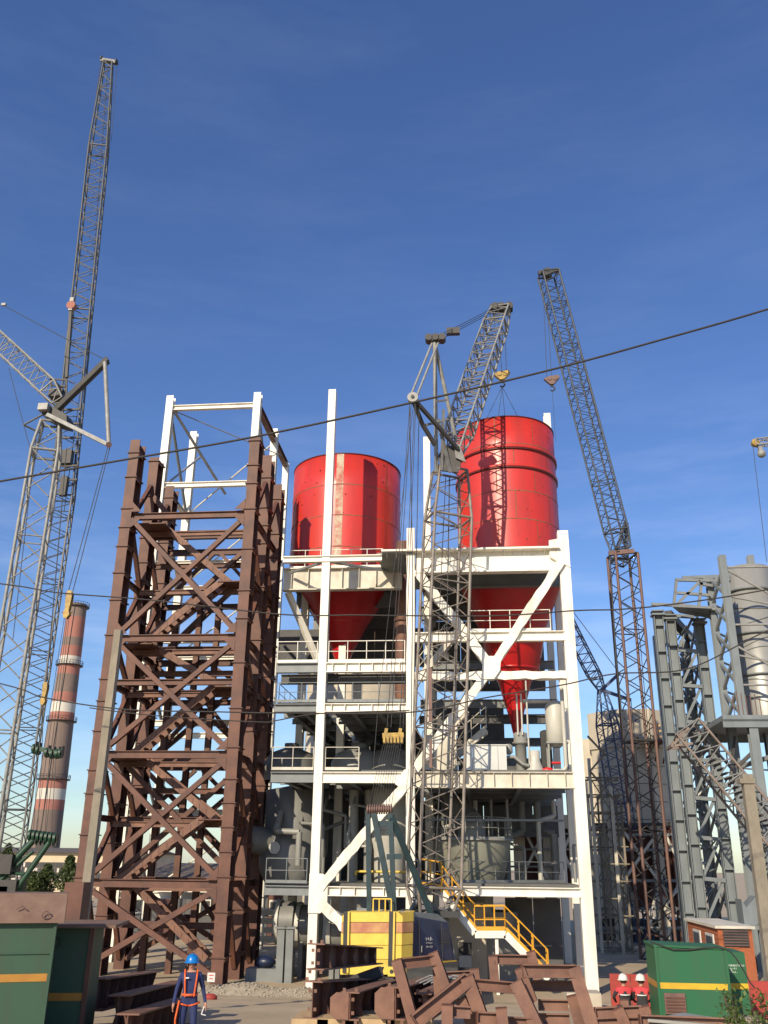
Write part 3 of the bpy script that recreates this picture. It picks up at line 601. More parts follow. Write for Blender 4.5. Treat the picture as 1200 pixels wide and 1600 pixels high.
# yellow stairs
r_ = thing('staircase', P(800, 1530, 45.2), 'yellow railed steel staircase climbing past the conical separator', 'staircase'); yq = 44.2
def flight(a, b, nm='flight', n=8):
    a, b = P(*a, yq), P(*b, yq); f = MB().bar(a, b, .08, .3, (0, 0, 1)).build('stringer', 'white', r_); MB().bar(a+Z1*.22, b+Z1*.22, .06, .2).build('kick_plate', 'stair', f)
    f2 = MB().bar(a+Y1, b+Y1, .08, .3).build('stringer', 'white', r_)
    for i in range(n): MB().box(a.lerp(b, (i+.5)/n)+Y1*.5, (.26, .95, .04)).build('tread', 'grey', f)
    for yo in (0, 1):
        m = MB()
        for k in (0, .33, .66, 1): c = a.lerp(b, k)+Y1*yo; m.tube(c, c+Z1*1.15, .03, n=6)
        for h in (.6, 1.15): m.tube(a+Z1*h+Y1*yo, b+Z1*h+Y1*yo, .03, n=6)
        m.build('railing', 'stair', r_)
flight((690, 1395), (742, 1458)); flight((790, 1460), (858, 1530), n=11); flight((742, 1460), (790, 1460), n=2)
a, b = P(655, 1382, yq), P(690, 1388, yq); MB().box((a+b)/2+Y1*.5, ((b-a).length, 1, .1)).build('landing', 'white', r_); railing(r_, a, b, 'stair', step=.6, r=.04); railing(r_, a, a+Y1*1.2, 'stair', step=.6)
q = P(776, 1468, yq); MB().bar((q.x, yq+.1, -.05), (q.x, yq+.1, q.z), .14).build('leg', 'white', r_)
q = P(655, 1390, yq); MB().bar((q.x, yq+.6, -.05), (q.x, yq+.6, q.z), .14).build('leg', 'white', r_)
# ------------------------------------------------------------------ middle crawler crane
CY = 39.5
cb = P(600, 1535, CY); cr = thing('crawler_crane', (cb.x, CY, gz(CY)), 'crawler crane with yellow counterweight, navy house and tall grey lattice mast', 'crane')
sl = [1425, 1441, 1458, 1477, 1499, 1523]
for i in range(5):
    a, b, c, d = P(534-i*.6, sl[i]+.4, CY), P(629-i*.6, sl[i]+.4, CY), P(629-i*.6, sl[i+1]-.4, CY), P(534-i*.6, sl[i+1]-.4, CY)
    if i == 0: pts = [a+V((.18, 0, 0)), b-V((.18, 0, 0)), b-Z1*.15, c, d, a-Z1*.15]
    else: pts = [a, b, c, d]
    m = MB(); n = len(pts); ch = V((.38, .55, 0))
    m.add([p for p in pts]+[p+V((0, 1.6, 0)) for p in pts], [tuple(range(n))[::-1], tuple(range(n, 2*n))]+[(k, (k+1) % n, n+(k+1) % n, n+k) for k in range(n)])
    m.prism([V((b.x, CY, b.z)), V((b.x+.4, CY+.6, b.z)), V((b.x+.4, CY+1.6, b.z)), V((b.x, CY+1.6, b.z))], (0, 0, c.z-b.z))
    m.build('counterweight_slab', 'faded' if i == 1 else 'yellow', cr)
for px in (541, 612): a, b = P(px, 1424, CY-.05), P(px-2, 1520, CY-.05); n = MB().bar(a, b, .2, .06, (0, 1, 0)).build('tie_strap', 'dark', cr); MB().bar(a+V((.11, -.04, 0)), b+V((.11, -.04, 0)), .07, .05, (0, 1, 0)).build('strap_edge', 'yellow', n)
q = P(612, 1518, CY-.1); MB().lathe((0, 0, 0), [(.06, 0), (.06, 0)], 4); mm = MB().box(q, (.3, .06, .34)); n = mm.build('lifting_lug', 'yellow', cr); MB().tube(q-Y1*.04, q-Y1*.036, .08, .08, 14).build('lug_hole', 'dark', n)
a = P(583, 1425, CY+.6); m = MB()
for k in range(4): m.path([a+V((k*.25, 0, 0)), a+V((k*.25, 0, .5))], .03)
m.tube(a+Z1*.5, a+V((.75, 0, .5)), .03); m.build('hand_hoop', 'yellow', cr)
# house
hp = [P(641, 1431, CY+.7), P(700, 1441, CY+3.0), P(713, 1508, CY+3.0), P(713, 1519, CY+3.0), P(641, 1524, CY+.7)]
hb = MB().prism(hp, (-2.6, 1.4, 0)).build('house', 'navy', cr)
MB().prism([P(641, 1424, CY+.75), P(684, 1428, CY+2.4), P(700, 1441, CY+3.0), P(641, 1431.5, CY+.7)], (-2.4, 1.4, .05)).build('roof', 'grey', cr)
MB().bar(P(642, 1507, CY+.62), P(713, 1502, CY+2.93), .04, .09).build('yellow_line', 'stripe', hb)
for px in (655, 690): MB().bar(P(px, 1436+(px-641)*.12, CY+.66+(px-641)*.0319), P(px+2, 1512, CY+.66+(px-639)*.0319), .025, .03).build('door_seam', 'dark', hb)
for k in range(5): MB().bar(P(693, 1452+k*5, CY+.64+52*.0319), P(702, 1452.5+k*5, CY+.64+61*.0319), .03, .07).build('louvre', 'dark', hb)
MB().tube(P(659, 1478, CY+1.18), P(659, 1488, CY+1.18), .02).build('door_handle', 'cranep', hb)
def text(body, a, b, size, mt, parent, name='lettering', spin=None):
    cu = bpy.data.curves.new(name, 'FONT'); cu.body = body; cu.size = size; cu.extrude = .004; cu.align_x = 'LEFT'
    t = bpy.data.objects.new(name, cu); COL.objects.link(t); bpy.context.view_layer.update()
    me = bpy.data.meshes.new_from_object(t.evaluated_get(bpy.context.evaluated_depsgraph_get())); bpy.data.objects.remove(t)
    o = bpy.data.objects.new(name, me); COL.objects.link(o); me.materials.append(MAT[mt]); o.parent = bpy.data.objects[parent]
    x = (V(b)-V(a)).normalized(); zz_ = Z1; y = x.cross(zz_)   # text x along a->b, text y up
    mm = Matrix((x, zz_, x.cross(zz_))).transposed().to_4x4(); mm.translation = V(a)-ORG[parent]; o.matrix_local = mm
def worn_marks(a, b, h, mt, parent, seed):      # a line of lettering worn beyond reading: uneven strokes only
    a, b = V(a), V(b); rq = random.Random(seed); m = MB(); n = max(4, int((b-a).length/(h*.42)))
    for k in range(n):
        c = a.lerp(b, (k+rq.uniform(.2, .8))/n); hh = h*rq.uniform(.35, 1)
        m.bar(c+Z1*rq.uniform(0, h-hh), c+Z1*hh+(b-a).normalized()*h*rq.uniform(-.25, .25), h*.16, .006, (0, 1, 0))
    m.build('worn_lettering', mt, parent, kind='stuff')
for i, (px0, px1, py, h) in enumerate(((665, 676, 1470, .15), (666, 675.5, 1475, .09), (666, 675.5, 1481, .09))):
    yq_ = lambda px: CY+.66+(px-641)*.0319
    worn_marks(P(px0, py, yq_(px0)), P(px1, py, yq_(px1)), h, 'letterd', hb, i)
# undercarriage
for dx in (-1.6, 1.6):
    x, yb = cb.x+1.6+dx, CY+2; m = MB(); zb = gz(CY)
    pts = [(x-.4, yb-2.6, zb+.5), (x-.4, yb-2.3, zb+.05), (x-.4, yb+2.3, zb-.02), (x-.4, yb+2.6, zb+.5), (x-.4, yb+2.3, zb+.9), (x-.4, yb-2.3, zb+.9)]
    m.prism(pts, (.8, 0, 0)).build('crawler_track', 'dark', cr)
MB().box((cb.x+1.6, CY+2, gz(CY)+1.0), (2.6, 3.4, .5)).build('turntable', 'dark', cr)
# gantry (A-frame)
for a, b, w_ in (((575, 1266), (577, 1426), .2), ((610, 1266), (616, 1428), .2), ((584, 1270), (615, 1428), .24), ((612, 1276), (676, 1434), .26)):
    yb = CY+1.0 if b[0] < 620 else CY+2.4
    MB().bar(P(*a, CY+.8), P(*b, yb), w_, w_, (0, 1, 0)).build('gantry_leg', 'teal', cr)
for a, b in (((588, 1287), (611, 1287)), ((604, 1339), (628, 1338))): MB().bar(P(*a, CY+.85), P(*b, CY+.9), .12, .22).build('gantry_crossbar', 'teal', cr)
a, b = P(573, 1265, CY+.8), P(613, 1264, CY+.8); dr = MB().tube(a, b, .13, n=14).build('sheave_drum', 'cranerust', cr)
for k in range(11): c = a.lerp(b, (k+.5)/11); MB().tube(c-X1*.025, c+X1*.025, .21, n=16).build('sheave', 'cranerust', dr)
ya, yb, yc = CY+.8, 40.6, 41
ys_ = [P(600, 1152, yb), P(630, 1150, yb)]
m = MB()
for k in range(9): m.tube(a.lerp(b, (k+.5)/9), ys_[0].lerp(ys_[1], (k+.5)/9), .011, n=5)
m.build('reeving_ropes', 'rope', cr, kind='stuff')
sb = MB().bar(P(598, 1150, yb), P(631, 1149, yb), .3, .22).build('spreader_block', 'hookyellow', cr)
for k in range(6): c = P(601+k*5.4, 1156, yb); MB().box(c, (.1, .4, .28)).build('sheave_guard', 'hookyellow', sb)
for px in (602, 624): MB().bar(P(px, 1150, yb), P(px+2, 1138, yb), .08, .14).build('link_plate', 'hookyellow', sb)
PUL = P(645, 622, 39.8)
for px in (605, 611, 625, 630): rope(cr, [P(px, 1136, yb), PUL+V(((px-617)*.012, 0, -.2))], .017)
rope(cr, [P(583, 1200, yb+1), P(592, 1090, yb+1), P(645, 640, 41)], .015)
# mast
MF, MH = P(676, 1428, 43.3), P(703, 728, 43.3)
ax = lambda t: MF.lerp(MH, t)
sd_ = V((1, .42, 0))
lattice(cr, [(ax(0), 1.5, 1.0), (ax(.05), 2.0, 1.6), (ax(.86), 2.0, 1.6), (ax(.985), 1.5, 1.2)], sd_, 12, .075, .03, 'mastg', 'mastg')
rope(cr, [ax(.02), ax(.5)+X1*.2, ax(.97)], .03); rope(cr, [ax(.02)-X1*.3, ax(.97)-X1*.2], .02)
c = P(672, 1045, 41.0); MB().bar(c, c-Z1*2.4, .2, .16).bar(c-Z1*3.2, c-Z1*4.4, .14, .12).build('pulley_cover', 'cranerust', cr)
# foot brackets
for a, b in (((650, 1432), (700, 1425)), ((668, 1408), (700, 1440)), ((690, 1440), (706, 1400)), ((640, 1425), (662, 1390))): MB().tube(P(*a, 43), P(*b, 43.4), .1, n=8).build('foot_bracket', 'craneg', cr)
MB().box(P(672, 1427, 43.6), (2.6, 1.6, .25)).build('foot_deck', 'dark', cr)
# head
HD = P(702, 722, 42.2)
MB().prism([P(x, y, 41.6) for x, y in ((684, 712), (692, 700), (712, 694), (722, 716), (716, 738), (690, 735))], (0, .12, 0)).build('mast_head', 'cranedark', cr)
MB().prism([P(x, y, 43.6) for x, y in ((684, 712), (692, 700), (712, 694), (722, 716), (716, 738), (690, 735))], (0, .12, 0)).build('mast_head', 'craneg', cr)
for px, py in ((690, 706), (714, 700), (716, 732), (692, 730)): MB().tube(P(px, py, 41.6), P(px, py, 43.7), .1, n=8).build('head_tie', 'craneg', cr)
MB().prism([P(x, y, 41.45) for x, y in ((709, 692), (718, 694), (728, 722), (712, 715))], (0, .12, 0)).build('cheek_plate', 'craneg', cr)
AP = P(679, 535, 41.2)
for q, r1 in ((P(682, 738, 42.4), .11), (P(713, 690, 42.8), .11)): MB().tube(AP, q, r1, n=8).build('strut_leg', 'cranep', cr)
for dx in (-.12, .2): MB().tube(AP+V((dx, 0, 0)), PUL+V((dx, 0, .1)), .06, n=8).build('pendant_rod', 'cranep', cr)
MB().bar(PUL, P(716, 702, 41.4), .17).build('back_strut', 'cranedark', cr); MB().bar(PUL-Z1*.1, P(660, 663, 40.6), .17).build('back_strut', 'cranedark', cr); MB().bar(P(660, 663, 40.6), P(680, 696, 41), .17).build('back_strut', 'cranedark', cr)
MB().bar(P(662, 665, 40.8), P(700, 655, 41.4), .1).build('strut_tie', 'craneg', cr); MB().bar(P(682, 627, 41.2), P(698, 625, 41.6), .09).build('strut_tie', 'craneg', cr)
MB().bar(P(684, 655, 41.2), P(704, 738, 41.6), .14).bar(P(693, 640, 41.2), P(690, 735, 41.6), .12).build('inner_strut', 'craneg', cr)
ph = MB().tube(PUL-Y1*.14, PUL+Y1*.14, .27, n=20).build('return_pulley', 'cranep', cr); MB().tube(PUL-Y1*.2, PUL+Y1*.2, .09, n=10).build('axle', 'cranedark', ph)
sh = MB().bar(AP+V((-.35, 0, .15)), AP+V((.45, 0, .2)), .4, .3).build('apex_block', 'cranedark', cr)
for dx in (-.3, .05, .4): MB().tube(AP+V((dx, -.25, .22)), AP+V((dx, .25, .22)), .2, n=16).build('apex_sheave', 'cranedark', sh)
JF, JT = P(706, 708, 42.4), P(783, 484, 50)
jd = JT-JF
lattice(cr, [(JF, .9, .5), (JF+jd*.14, 1.25, 1.15), (JF+jd*.86, 1.3, 1.15), (JT, 1.1, .7)], V((1, -.2, 0)), 15, .06, .034, 'cranep', 'craneg')
jh = MB().box(JT+V((0, 0, .1)), (1.5, .5, .35)).build('jib_head', 'cranedark', cr)
for dx in (-.4, 0, .5): MB().tube(JT+V((dx, -.3, .15)), JT+V((dx, .3, .15)), .26, n=16).build('jib_sheave', 'cranedark', jh)
BL = P(708, 518, 44); MB().box(BL, (.75, .3, .38)).build('luffing_block', 'cranedark', cr)
for dz in (-.1, .05, .2): rope(cr, [AP+Z1*(dz+.1), BL+Z1*dz, JT+V((-.45, 0, dz))], .022)
for px, py in ((660, 1100), (650, 980)): pass
rope(cr, [P(640, 632, 40), P(645, 900, 41), P(640, 1380, 41)], .022); rope(cr, [P(655, 632, 40), P(652, 800, 41), P(646, 1120, 41)], .02)

def hook(q, s, label, mt, roots, slings=()):
    r_ = thing('hook_block', V(q)-Z1*.9*s, label, 'hook block'); q = V(q)
    body = MB().prism([q+V((dx*s, -.14, dz*s)) for dx, dz in ((-.5, .12), (-.2, .28), (.42, .38), (.52, .2), (.1, -.3), (-.1, -.3))], (0, .28, 0)).build('block_body', mt, r_)
    for dx in (-.16, .2): MB().tube(q+V((dx*s, -.19, .12*s)), q+V((dx*s, .19, .12*s)), .15*s, n=14).build('sheave', mt, body)
    pts = [q+V((.16*s*math.sin(a), 0, -.58*s-.16*s*math.cos(a)*-1)) for a in [k*.5 for k in range(-1, 9)]]
    MB().path([q-Z1*.28*s, q-Z1*.42*s], .05*s, 8).path(pts, .05*s, 8).build('hook', 'cranedark', r_)
    for k, t in enumerate(roots): rope(r_, [q+V(((-.3+.3*k)*s, 0, .2*s)), t], .02)
    for t in slings: rope(r_, [q-Z1*.72*s, t], .015, name='sling')
    return r_
hq = P(784, 588, 49.6)
hook(hq, 1.0, 'yellow hook block slung over the taller red silo', 'hookyellow', [V((hq.x-.3, hq.y+.2, JT.z)), V((hq.x-.05, hq.y+.2, JT.z)), V((hq.x+.35, hq.y+.2, JT.z))],
     [V((srx-1.6, 50.2, srz(652))), V((srx+1.4, 50.5, srz(652))), V((srx+.2, 51.5, srz(652))), V((srx-.5, 49.2, srz(654)))])

# ------------------------------------------------------------------ right crane
ry = 62
rb = P(1000, 1450, ry); rc = thing('lattice_crane', (rb.x, ry, 0), 'tall dark lattice crane with rust red mast and slanted boom', 'crane')
A, B = P(1020, 1480, ry), P(971, 868, ry); A.z = 0; B.x = A.x = P(990, 1060, ry).x
lattice(rc, [(A, 1.65, 1.5), (A.lerp(B, .5), 1.65, 1.5)], V((1, .25, 0)), 7, .10, .038, 'cranerust', 'cranedark')
lattice(rc, [(A.lerp(B, .5), 1.65, 1.5), (B, 1.65, 1.5)], V((1, .25, 0)), 7, .10, .038, 'cranerust', 'cranedark')
BF, BT = P(970, 858, ry), P(857, 428, 60)
bd = BT-BF
lattice(rc, [(BF, 1.2, .8), (BF+bd*.06, 1.35, 1.2), (BT, 1.35, 1.2)], V((1, .25, 0)), 24, .07, .03, 'craneb')
MB().bar(BT+V((-.8, 0, .1)), BT+V((.8, 0, .3)), .3, .3).tube(BT+V((-.1, -.3, 0)), BT+V((-.1, .3, 0)), .4, n=16).build('boom_head', 'cranedark', rc)
lattice(rc, [(P(968, 880, ry), .9, .9), (P(978, 818, ry+.4), .2, .2)], V((1, .25, 0)), 4, .06, .04, 'craneb')
MB().bar(P(951, 865, ry-.8), P(991, 861, ry-.8), .25, .3).build('mast_top_beam', 'cranerust', rc)
rope(rc, [P(877, 432, 60), P(945, 700, 61), P(977, 820, ry)], .03); rope(rc, [P(975, 820, ry+.4), P(1000, 1000, ry), P(1035, 1400, ry)], .025); rope(rc, [P(953, 870, ry-1), P(962, 1020, ry-1), P(985, 1260, ry-1)], .05)
hook(P(862, 595, 59.9), 1.15, 'rusty heart shaped hook block hanging from the slanted boom', 'cranerust', [BT+V((-.45, 0, 0)), BT+V((-.2, 0, 0))], [P(868, 690, 59.9)])

# ------------------------------------------------------------------ blue crane
by = 76; bb0 = P(1000, 1450, by); bc = thing('blue_crane', (bb0.x, by, 0), 'slim blue lattice crane between the right column and the concrete silo', 'crane')
q0, q1 = P(1003, 1470, by), P(940, 1078, by)
lattice(bc, [(q0, 1.4, 1.2), (q0.lerp(q1, .85), 1.4, 1.2), (q1, .5, .4)], V((1, .3, 0)), 15, .07, .032, 'craneblue')
lattice(bc, [(q1, .5, .4), (q1.lerp(P(893, 985, by-4), .25), 1.0, .9), (P(880, 960, by-5), 1.0, .9)], V((1, 0, .5)), 9, .06, .035, 'craneblue')
MB().bar(q1, P(968, 1052, by), .25).build('luffing_strut', 'craneblue', bc); MB().bar(q1, P(986, 1094, by), .25).build('luffing_strut', 'craneblue', bc)
rope(bc, [P(968, 1052, by), P(895, 955, by-4)], .03); rope(bc, [P(986, 1094, by), P(1015, 1400, by)], .03)

# ------------------------------------------------------------------ left cranes
ly = 54
A = P(-25, 1400, ly); B = P(80, 660, ly); xm = P(57, 800, ly).x; A.x = B.x = xm; A.z = 0; B.z = P(80, 662, ly).z
lc = thing('pale_lattice_crane', (xm, ly, 0), 'pale grey lattice mast crane with spread struts beside the striped chimney', 'crane')
lattice(lc, [(A, 1.75, 1.75), (A.lerp(B, .93), 1.75, 1.75), (B, 1.2, 1.0)], V((1, .35, 0)), 11, .11, .045, 'cranep')
HQ = P(78, 640, ly)
MB().prism([P(x, y, ly-.5) for x, y in ((62, 636), (76, 632), (104, 648), (104, 664), (88, 660), (66, 648))], (0, 1.1, 0)).build('mast_head', 'cranedark', lc)
MB().box(P(69, 637, ly-.7), (.7, .5, .5)).build('pin_housing', 'cranep', lc)
JL = [(P(92, 628, ly), .8, .6), (P(80, 610, ly), 1.3, 1.1), (P(-60, 480, ly+4), 1.3, 1.1)]
lattice(lc, JL, V((1, 0, 1)), 10, .07, .035, 'cranep')
MB().bar(P(86, 640, ly), P(168, 560, ly-1), .35, .2, (0, 1, 0)).bar(P(88, 645, ly+.4), P(170, 565, ly-.6), .2, .2, (0, 1, 0)).build('upper_strut', 'cranedark', lc)
n = MB().bar(P(74, 648, ly-.6), P(171, 696, ly-1.4), .26, .22, (0, 1, 0)).build('lower_strut', 'cranep', lc)
MB().tube(P(164, 566, ly-1), P(170, 693, ly-1.4), .15, n=10).build('pendant_rod', 'cranep', lc)
kn = MB().tube(P(170, 695, ly-1.7), P(170, 695, ly-1.1), .2, n=12).build('strut_knuckle', 'cranerust', lc)
for a, b in (((80, 592), (80, 618)), ((104, 594), (104, 625)), ((79, 592), (105, 594)), ((80, 602), (104, 604)), ((80, 612), (104, 612))): MB().bar(P(*a, ly+.3), P(*b, ly+.3), .1).build('cab_rail', 'cranedark', lc)
MB().box(P(92, 619, ly+.6), (1.0, 1.2, .6)).build('cab', 'cranedark', lc)
MB().tube(P(66, 648, ly), P(37, 664, ly-1), .07).tube(P(37, 664, ly-1), P(62, 676, ly), .07).build('side_bracket', 'craneg', lc)
rope(lc, [P(14, 575, ly+2), P(37, 664, ly-1), P(52, 720, ly-1), P(20, 1000, ly-1)], .025); rope(lc, [P(5, 477, ly+4), P(160, 560, ly-1)], .03)
MB().box(P(6, 476, ly+4), (.35, .2, .2)).build('pendant_link', 'cranep', lc)
def cheeks(q, r_, s=1.0):
    for dy in (-.15, .13): MB().prism([q+V((dx*s, dy, dz*s)) for dx, dz in ((-.16, .95), (.12, .95), (.2, .5), (.12, -.35), (.2, -.6), (.05, -.85), (-.18, -.8), (-.24, -.5), (-.14, -.25), (-.2, .4))], (0, .03, 0)).build('cheek_plate', 'hookyellow', r_)
    MB().tube(q+V((-.02*s, -.12, .68*s)), q+V((-.02*s, .12, .68*s)), .24*s, n=16).build('sheave', 'cranedark', r_); MB().tube(q+V((-.02*s, -.12, -.58*s)), q+V((-.02*s, .12, -.58*s)), .17*s, n=14).build('sheave', 'hookyellow', r_)
    MB().tube(q+V((-.35*s, 0, -.45*s)), q+V((.3*s, 0, -.45*s)), .05*s, n=8).build('cross_pin', 'cranerust', r_)
hq = P(107, 946, ly-1.4)
r_ = thing('pulley_block', hq-Z1, 'yellow pulley block hanging in front of the chimney top', 'hook block')
cheeks(hq, r_)
for dx, tx in ((-.15, -.05), (.15, .1)): rope(r_, [hq+V((dx, 0, .9)), P(170, 697, ly-1.4)+V((tx, 0, 0))], .028)
for k in range(4): rope(r_, [hq+V((-.15+.1*k, 0, -.7)), P(48+k*8, 1300, ly-2)], .018)
hq = P(70, 1085, ly-2); r_ = thing('pulley_block', hq-Z1, 'worn yellow pulley block between the crane masts', 'hook block')
cheeks(hq, r_, .75)
rope(r_, [hq+Z1*.6, P(82, 960, ly-2), P(104, 700, ly-1)], .035)
for k in range(3): rope(r_, [hq-Z1*.5, P(56+k*5, 1165, ly-2.4)], .02)
hq = P(74, 1172, ly-2.4); r_ = thing('sheave_beam', hq-Z1*.5, 'green multi sheave block hanging before the chimney', 'hook block')
MB().bar(P(52, 1168, ly-2.4), P(96, 1178, ly-2.4), .3, .25).build('beam', 'greencrane', r_)
for px, py in ((54, 1170), (60, 1172), (74, 1176), (82, 1178), (90, 1178), (95, 1177)): q = P(px, py, ly-2.4); MB().tube(q-X1*.07, q+X1*.07, .29, n=16).build('sheave', 'greencrane', r_); MB().box(q+V((.1, 0, .1)), (.04, .34, .62)).build('hanger_plate', 'cranedark', r_)
for px in (60, 66, 78, 88): rope(r_, [P(px, 1176, ly-2.4), P(px-8, 1306, ly-3)], .018)
# green gantry of the same crane
gq = P(68, 1306, ly-3); r_ = thing('crane_gantry', P(10, 1420, ly-3), 'dark green crane gantry with a row of sheaves behind the containers', 'gantry')
a, b = P(48, 1305, ly-3), P(87, 1310, ly-3); MB().tube(a, b, .16, n=10).build('sheave_axle', 'greencrane', r_)
for k in range(7): c = a.lerp(b, k/6); MB().tube(c-X1*.07, c+X1*.07, .3, n=16).build('sheave', 'greencrane', r_); MB().box(c+V((.12, 0, -.12)), (.04, .3, .6)).build('hanger_plate', 'cranedark', r_)
for a, b, w_ in (((54, 1311), (0, 1368), .3), ((80, 1312), (22, 1395), .26), ((52, 1330), (-5, 1380), .18), ((8, 1363), (38, 1366), .14), ((2, 1360), (0, 1420), .3), ((40, 1365), (20, 1420), .22)): MB().tube(P(*a, ly-3), P(*b, ly-3.3), w_/2*1.2, n=10).build('strut', 'greencrane', r_)
MB().prism([P(x, y, ly-3) for x, y in ((54, 1312), (78, 1314), (62, 1332), (56, 1330))], (0, .3, 0)).build('gusset', 'cranedark', r_)
for x, y in ((4, 1350), (10, 1390), (-4, 1400)): MB().box(P(x, y, ly-3), (1.6, 1.2, 1.0)).build('winch_housing', 'cranedark', r_)
# tall dark boom
ty = 59; tb = P(10, 1420, ty); tc_ = thing('tall_boom_crane', (tb.x, ty, 0), 'very tall dark lattice boom with tapered top and red block', 'crane')
st = [(P(5, 1400, ty), 1.5, 1.4), (P(98, 778, ty), 1.5, 1.4), (P(127, 490, ty), 1.5, 1.4), (P(154, 235, ty), 1.5, 1.4), (P(169, 100, ty), .75, .7)]
lattice(tc_, st[:2], V((1, .3, 0)), 21, .075, .035, 'craneg', 'craneb'); lattice(tc_, st[1:], V((1, .3, 0)), 27, .085, .035, 'craneb', 'craneg')
th = MB().bar(P(158, 94, ty), P(182, 98, ty), .3, .35).build('boom_head', 'craneg', tc_)
for px, py in ((159, 92), (182, 97)): q = P(px, py, ty); MB().tube(q-X1*.06, q+X1*.06, .28, n=14).build('head_sheave', 'cranedark', th)
rope(tc_, [P(158, 96, ty-.5), P(136, 250, ty-1), P(112, 470, ty-1)], .03); rope(tc_, [P(183, 99, ty), P(174, 220, ty)], .02); rope(tc_, [P(168, 105, ty), P(140, 500, ty), P(100, 800, ty)], .03)
hq = P(112, 478, ty-1.2); r_ = thing('pulley_block', hq-Z1*.6, 'red and white pulley block against the tall dark boom', 'hook block')
MB().tube(hq-Y1*.2, hq+Y1*.2, .36, n=18).build('sheave', 'chimred', r_); MB().bar(hq+Z1*.7, hq-Z1*.5, .3, .36, (0, 1, 0)).build('cheek_plate', 'cranep', r_); MB().bar(hq-Z1*.5, P(104, 590, ty-1.2), .22, .2, (0, 1, 0)).build('pendant', 'cranedark', r_)
for k in range(6): q = P(104-k*.8+6, 640+k*22, ty-.9); MB().box(q, (1.5, .12, .14)).build('ladder_rung', 'cranedark', tc_)
MB().box(P(104, 715, ty-.9), (.9, .5, 1.1)).build('hoist_gear', 'cranedark', tc_); MB().box(P(100, 760, ty-.9), (.5, .4, 1.5)).build('hoist_motor', 'cranedark', tc_)
# jib tip entering at the right edge
jy = 70; q = P(1180, 692, jy); r_ = thing('crane_jib', P(1230, 694, jy)-Z1*.5, 'pale crane jib tip with hook high beside the grey duct', 'crane')
lattice(r_, [(P(1180, 692, jy), .5, .5), (P(1300, 680, jy), .9, .9)], V((0, 1, 0)), 8, .06, .035, 'cranep'); MB().tube(q-Y1*.2, q+Y1*.2, .32, n=14).build('tip_sheave', 'hookyellow', r_)
MB().bar(P(1187, 697, jy), P(1189, 710, jy), .3, .3).sphere(P(1190, 709, jy), .35).build('jib_hook', 'cranep', r_); rope(r_, [P(1176, 694, jy), P(1198, 878, jy)], .025)
# ------------------------------------------------------------------ concrete silo, right background
y = 82; q = P(990, 1200, y); zc = lambda py: P(990, py, y-3.6).z
r_ = thing('concrete_silo', (q.x, y, 0), 'pale concrete storage silo on legs behind the right column', 'silo')
MB().lathe((q.x, y, 0), [(3.75, zc(1288)), (3.75, zc(1168)), (3.9, zc(1166)), (3.9, zc(1108)), (3.5, zc(1108))], 8, False, math.pi/8-.12, 2*math.pi+math.pi/8-.12).build('shell', 'concrete', r_)
MB().lathe((q.x, y, 0), [(3.75, zc(1288)), (3.95, zc(1288)), (3.95, zc(1292)), (.5, zc(1292))], 64).build('base_ring', 'dark', r_)
for k in range(4): MB().lathe((q.x, y, zc(1280-28*k)), [(3.75, .04), (3.775, 0), (3.75, -.04)], 8, False, math.pi/8-.12, 2*math.pi+math.pi/8-.12).build('lift_joint', 'concpole', r_)
for k in range(8):
    a = 2*math.pi*(k+.3)/8; MB().box((q.x+3.3*math.cos(a), y+3.3*math.sin(a), zc(1290)/2), (.8, .8, zc(1290))).build('leg', 'concrete', r_)
MB().lathe((q.x, y, 0), [(.4, zc(1420)), (2.9, zc(1294))], 32).build('hopper', 'hopper', r_)
a = P(1000, 1160, y-4); b = P(1055, 1160, y-4)
MB().box(((a.x+b.x)/2, y-4.3, a.z), (b.x-a.x, 1.6, .25)).build('work_platform', 'hopper', r_)
for k in range(3): MB().bar(a+V((1.3, -.9, .35+.45*k)), b+V((0, -.9, .35+.45*k)), .08, .16).build('toe_board', 'timber', r_)
for k in range(4): c = a.lerp(b, .25+k/4*.95); MB().bar(c+V((0, -.9, -.2)), c+V((0, -.9, 1.4)), .08).bar(c+V((0, -1, -.1)), c+V((-.2, .8, -1.6)), .1).build('post', 'hopper', r_)
y2 = 86; q2 = P(938, 1230, y2); MB().lathe((q2.x-.3, y2, 0), [(2.6, 0), (2.6, P(938, 1160, y2).z), (2.2, P(938, 1160, y2).z)], 48).build('concrete_silo', 'concrete', label='lower plain concrete cylinder behind the scaffold', cat='silo')
# cross braced undercroft beside it
y = 74; r_ = thing('hopper_house', (P(1000, 1400, y).x, y, 0), 'dark brown hopper house with concrete columns under the concrete silo', 'building')
zc = lambda py: P(1000, py, y).z
for px in (972, 1032, 1062): x = P(px, 1380, y).x; MB().box((x, y, zc(1284)/2), (.75, .75, zc(1284))).build('column', 'concrete' if px != 1062 else 'brown', r_)
for px in (1003, 1048): x = P(px, 1350, y).x; MB().lathe((x, y+1.5, 0), [(.3, zc(1420)), (.6, zc(1395)), (1.5, zc(1330)), (1.5, zc(1295))], 28, False).build('hopper', 'hopper', r_)
for a, b in (((975, 1300), (1028, 1375)), ((1028, 1300), (975, 1375)), ((1035, 1295), (1062, 1350))): MB().bar(P(*a, y-.5), P(*b, y-.5), .2).build('brace', 'cream', r_)
for py in (1288, 1304, 1328, 1376, 1420, 1450): MB().bar(P(925, py, y-.45), P(1066, py, y-.45), .12, .2).build('rail', 'grey' if py > 1290 else 'dark', r_)
MB().box((P(1000, 1450, y+3).x, y+3.5, zc(1440)/2), (9, .2, zc(1440))).build('back_wall', 'dark', r_)
rr = random.Random(21)
